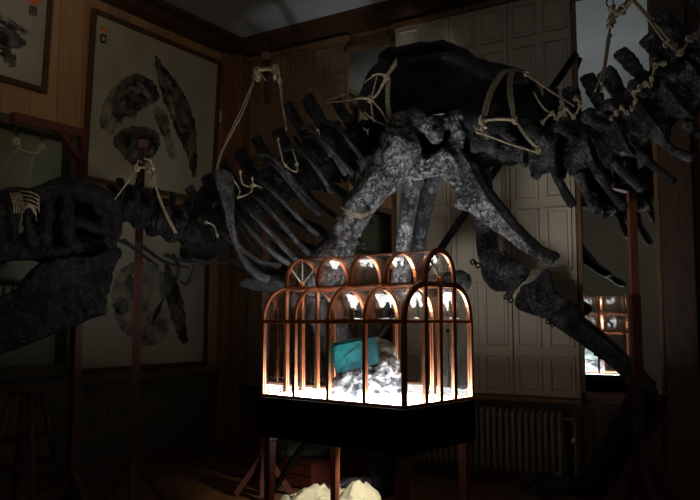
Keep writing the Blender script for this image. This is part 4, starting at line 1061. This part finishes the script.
# ------------------------------------------------------------------ lights
def area(name, loc, target, sx, sy, col, watt, spread=PI):
    l = bpy.data.lights.new(name, 'AREA'); l.shape = 'RECTANGLE'; l.size = sx; l.size_y = sy; l.color = col; l.energy = watt; l.spread = spread
    o = bpy.data.objects.new(name, l); COL.objects.link(o); o.location = loc
    o.rotation_euler = (V(target) - V(loc)).to_track_quat('-Z', 'Y').to_euler(); return o
# dim fill for the tail, set in the added, unseen right-wall window
area('tail_fill_light', (XR - .02, (wy0 + wy1) / 2, (wz0 + wz1) / 2), (XR - 3, (wy0 + wy1) / 2, (wz0 + wz1) / 2), wy1 - wy0, wz1 - wz0, (1.0, .95, .88), 1.6)
# added spots without fixtures: one under the table, one behind aimed at the hips
def spot(name, loc, target, watt, deg, col, size=.06, blend=.7):
    l = bpy.data.lights.new(name, 'SPOT'); l.energy = watt; l.spot_size = math.radians(deg); l.spot_blend = blend; l.color = col; l.shadow_soft_size = size
    o = bpy.data.objects.new(name, l); COL.objects.link(o); o.location = loc
    o.rotation_euler = (V(target) - V(loc)).to_track_quat('-Z', 'Y').to_euler(); return o
spot('hip_fill_spot', K(la * .35, lb + .10, .75), S(415, 175), 62, 50, (.93, .96, 1.0), .06, 1.0)  # unseen source, added to brighten the hip bones from below
spot('sheet_fill_spot', K(la * .45, lb + .08, zt0 - .14), P(327, 505, 5.1), 75, 50, (1, .93, .8))  # unseen source, added to brighten the dust sheet
pl = bpy.data.lights.new('under_table_fill', 'POINT'); pl.energy = 1.1; pl.color = (1, .9, .75); pl.shadow_soft_size = .03  # unseen point light, added to brighten the table legs
po = bpy.data.objects.new('under_table_fill', pl); COL.objects.link(po); po.location = K(la * .5, lb * .5, zt0 - ap - .02)
area('left_wall_fill', (1.2, YR + .02, 3.1), LW(-30, 20), 1.2, 1.0, (1.0, .76, .50), 6, .7)  # warm fill for the upper left wall, added at the made-up rear window
w = bpy.data.worlds.new('world'); sc.world = w; w.use_nodes = True
w.node_tree.nodes['Background'].inputs[0].default_value = (.5, .6, .75, 1); w.node_tree.nodes['Background'].inputs[1].default_value = .012
sc.view_settings.view_transform = 'Standard'; sc.view_settings.look = 'None'; sc.view_settings.exposure = 0; sc.view_settings.gamma = 1
sc.view_settings.use_curve_mapping = False
sc.cycles.transparent_max_bounces = 40; sc.cycles.max_bounces = 8; sc.cycles.use_denoising = True; sc.cycles.sample_clamp_indirect = 6; sc.cycles.caustics_reflective = True
bpy.data.collections.remove(TMP)
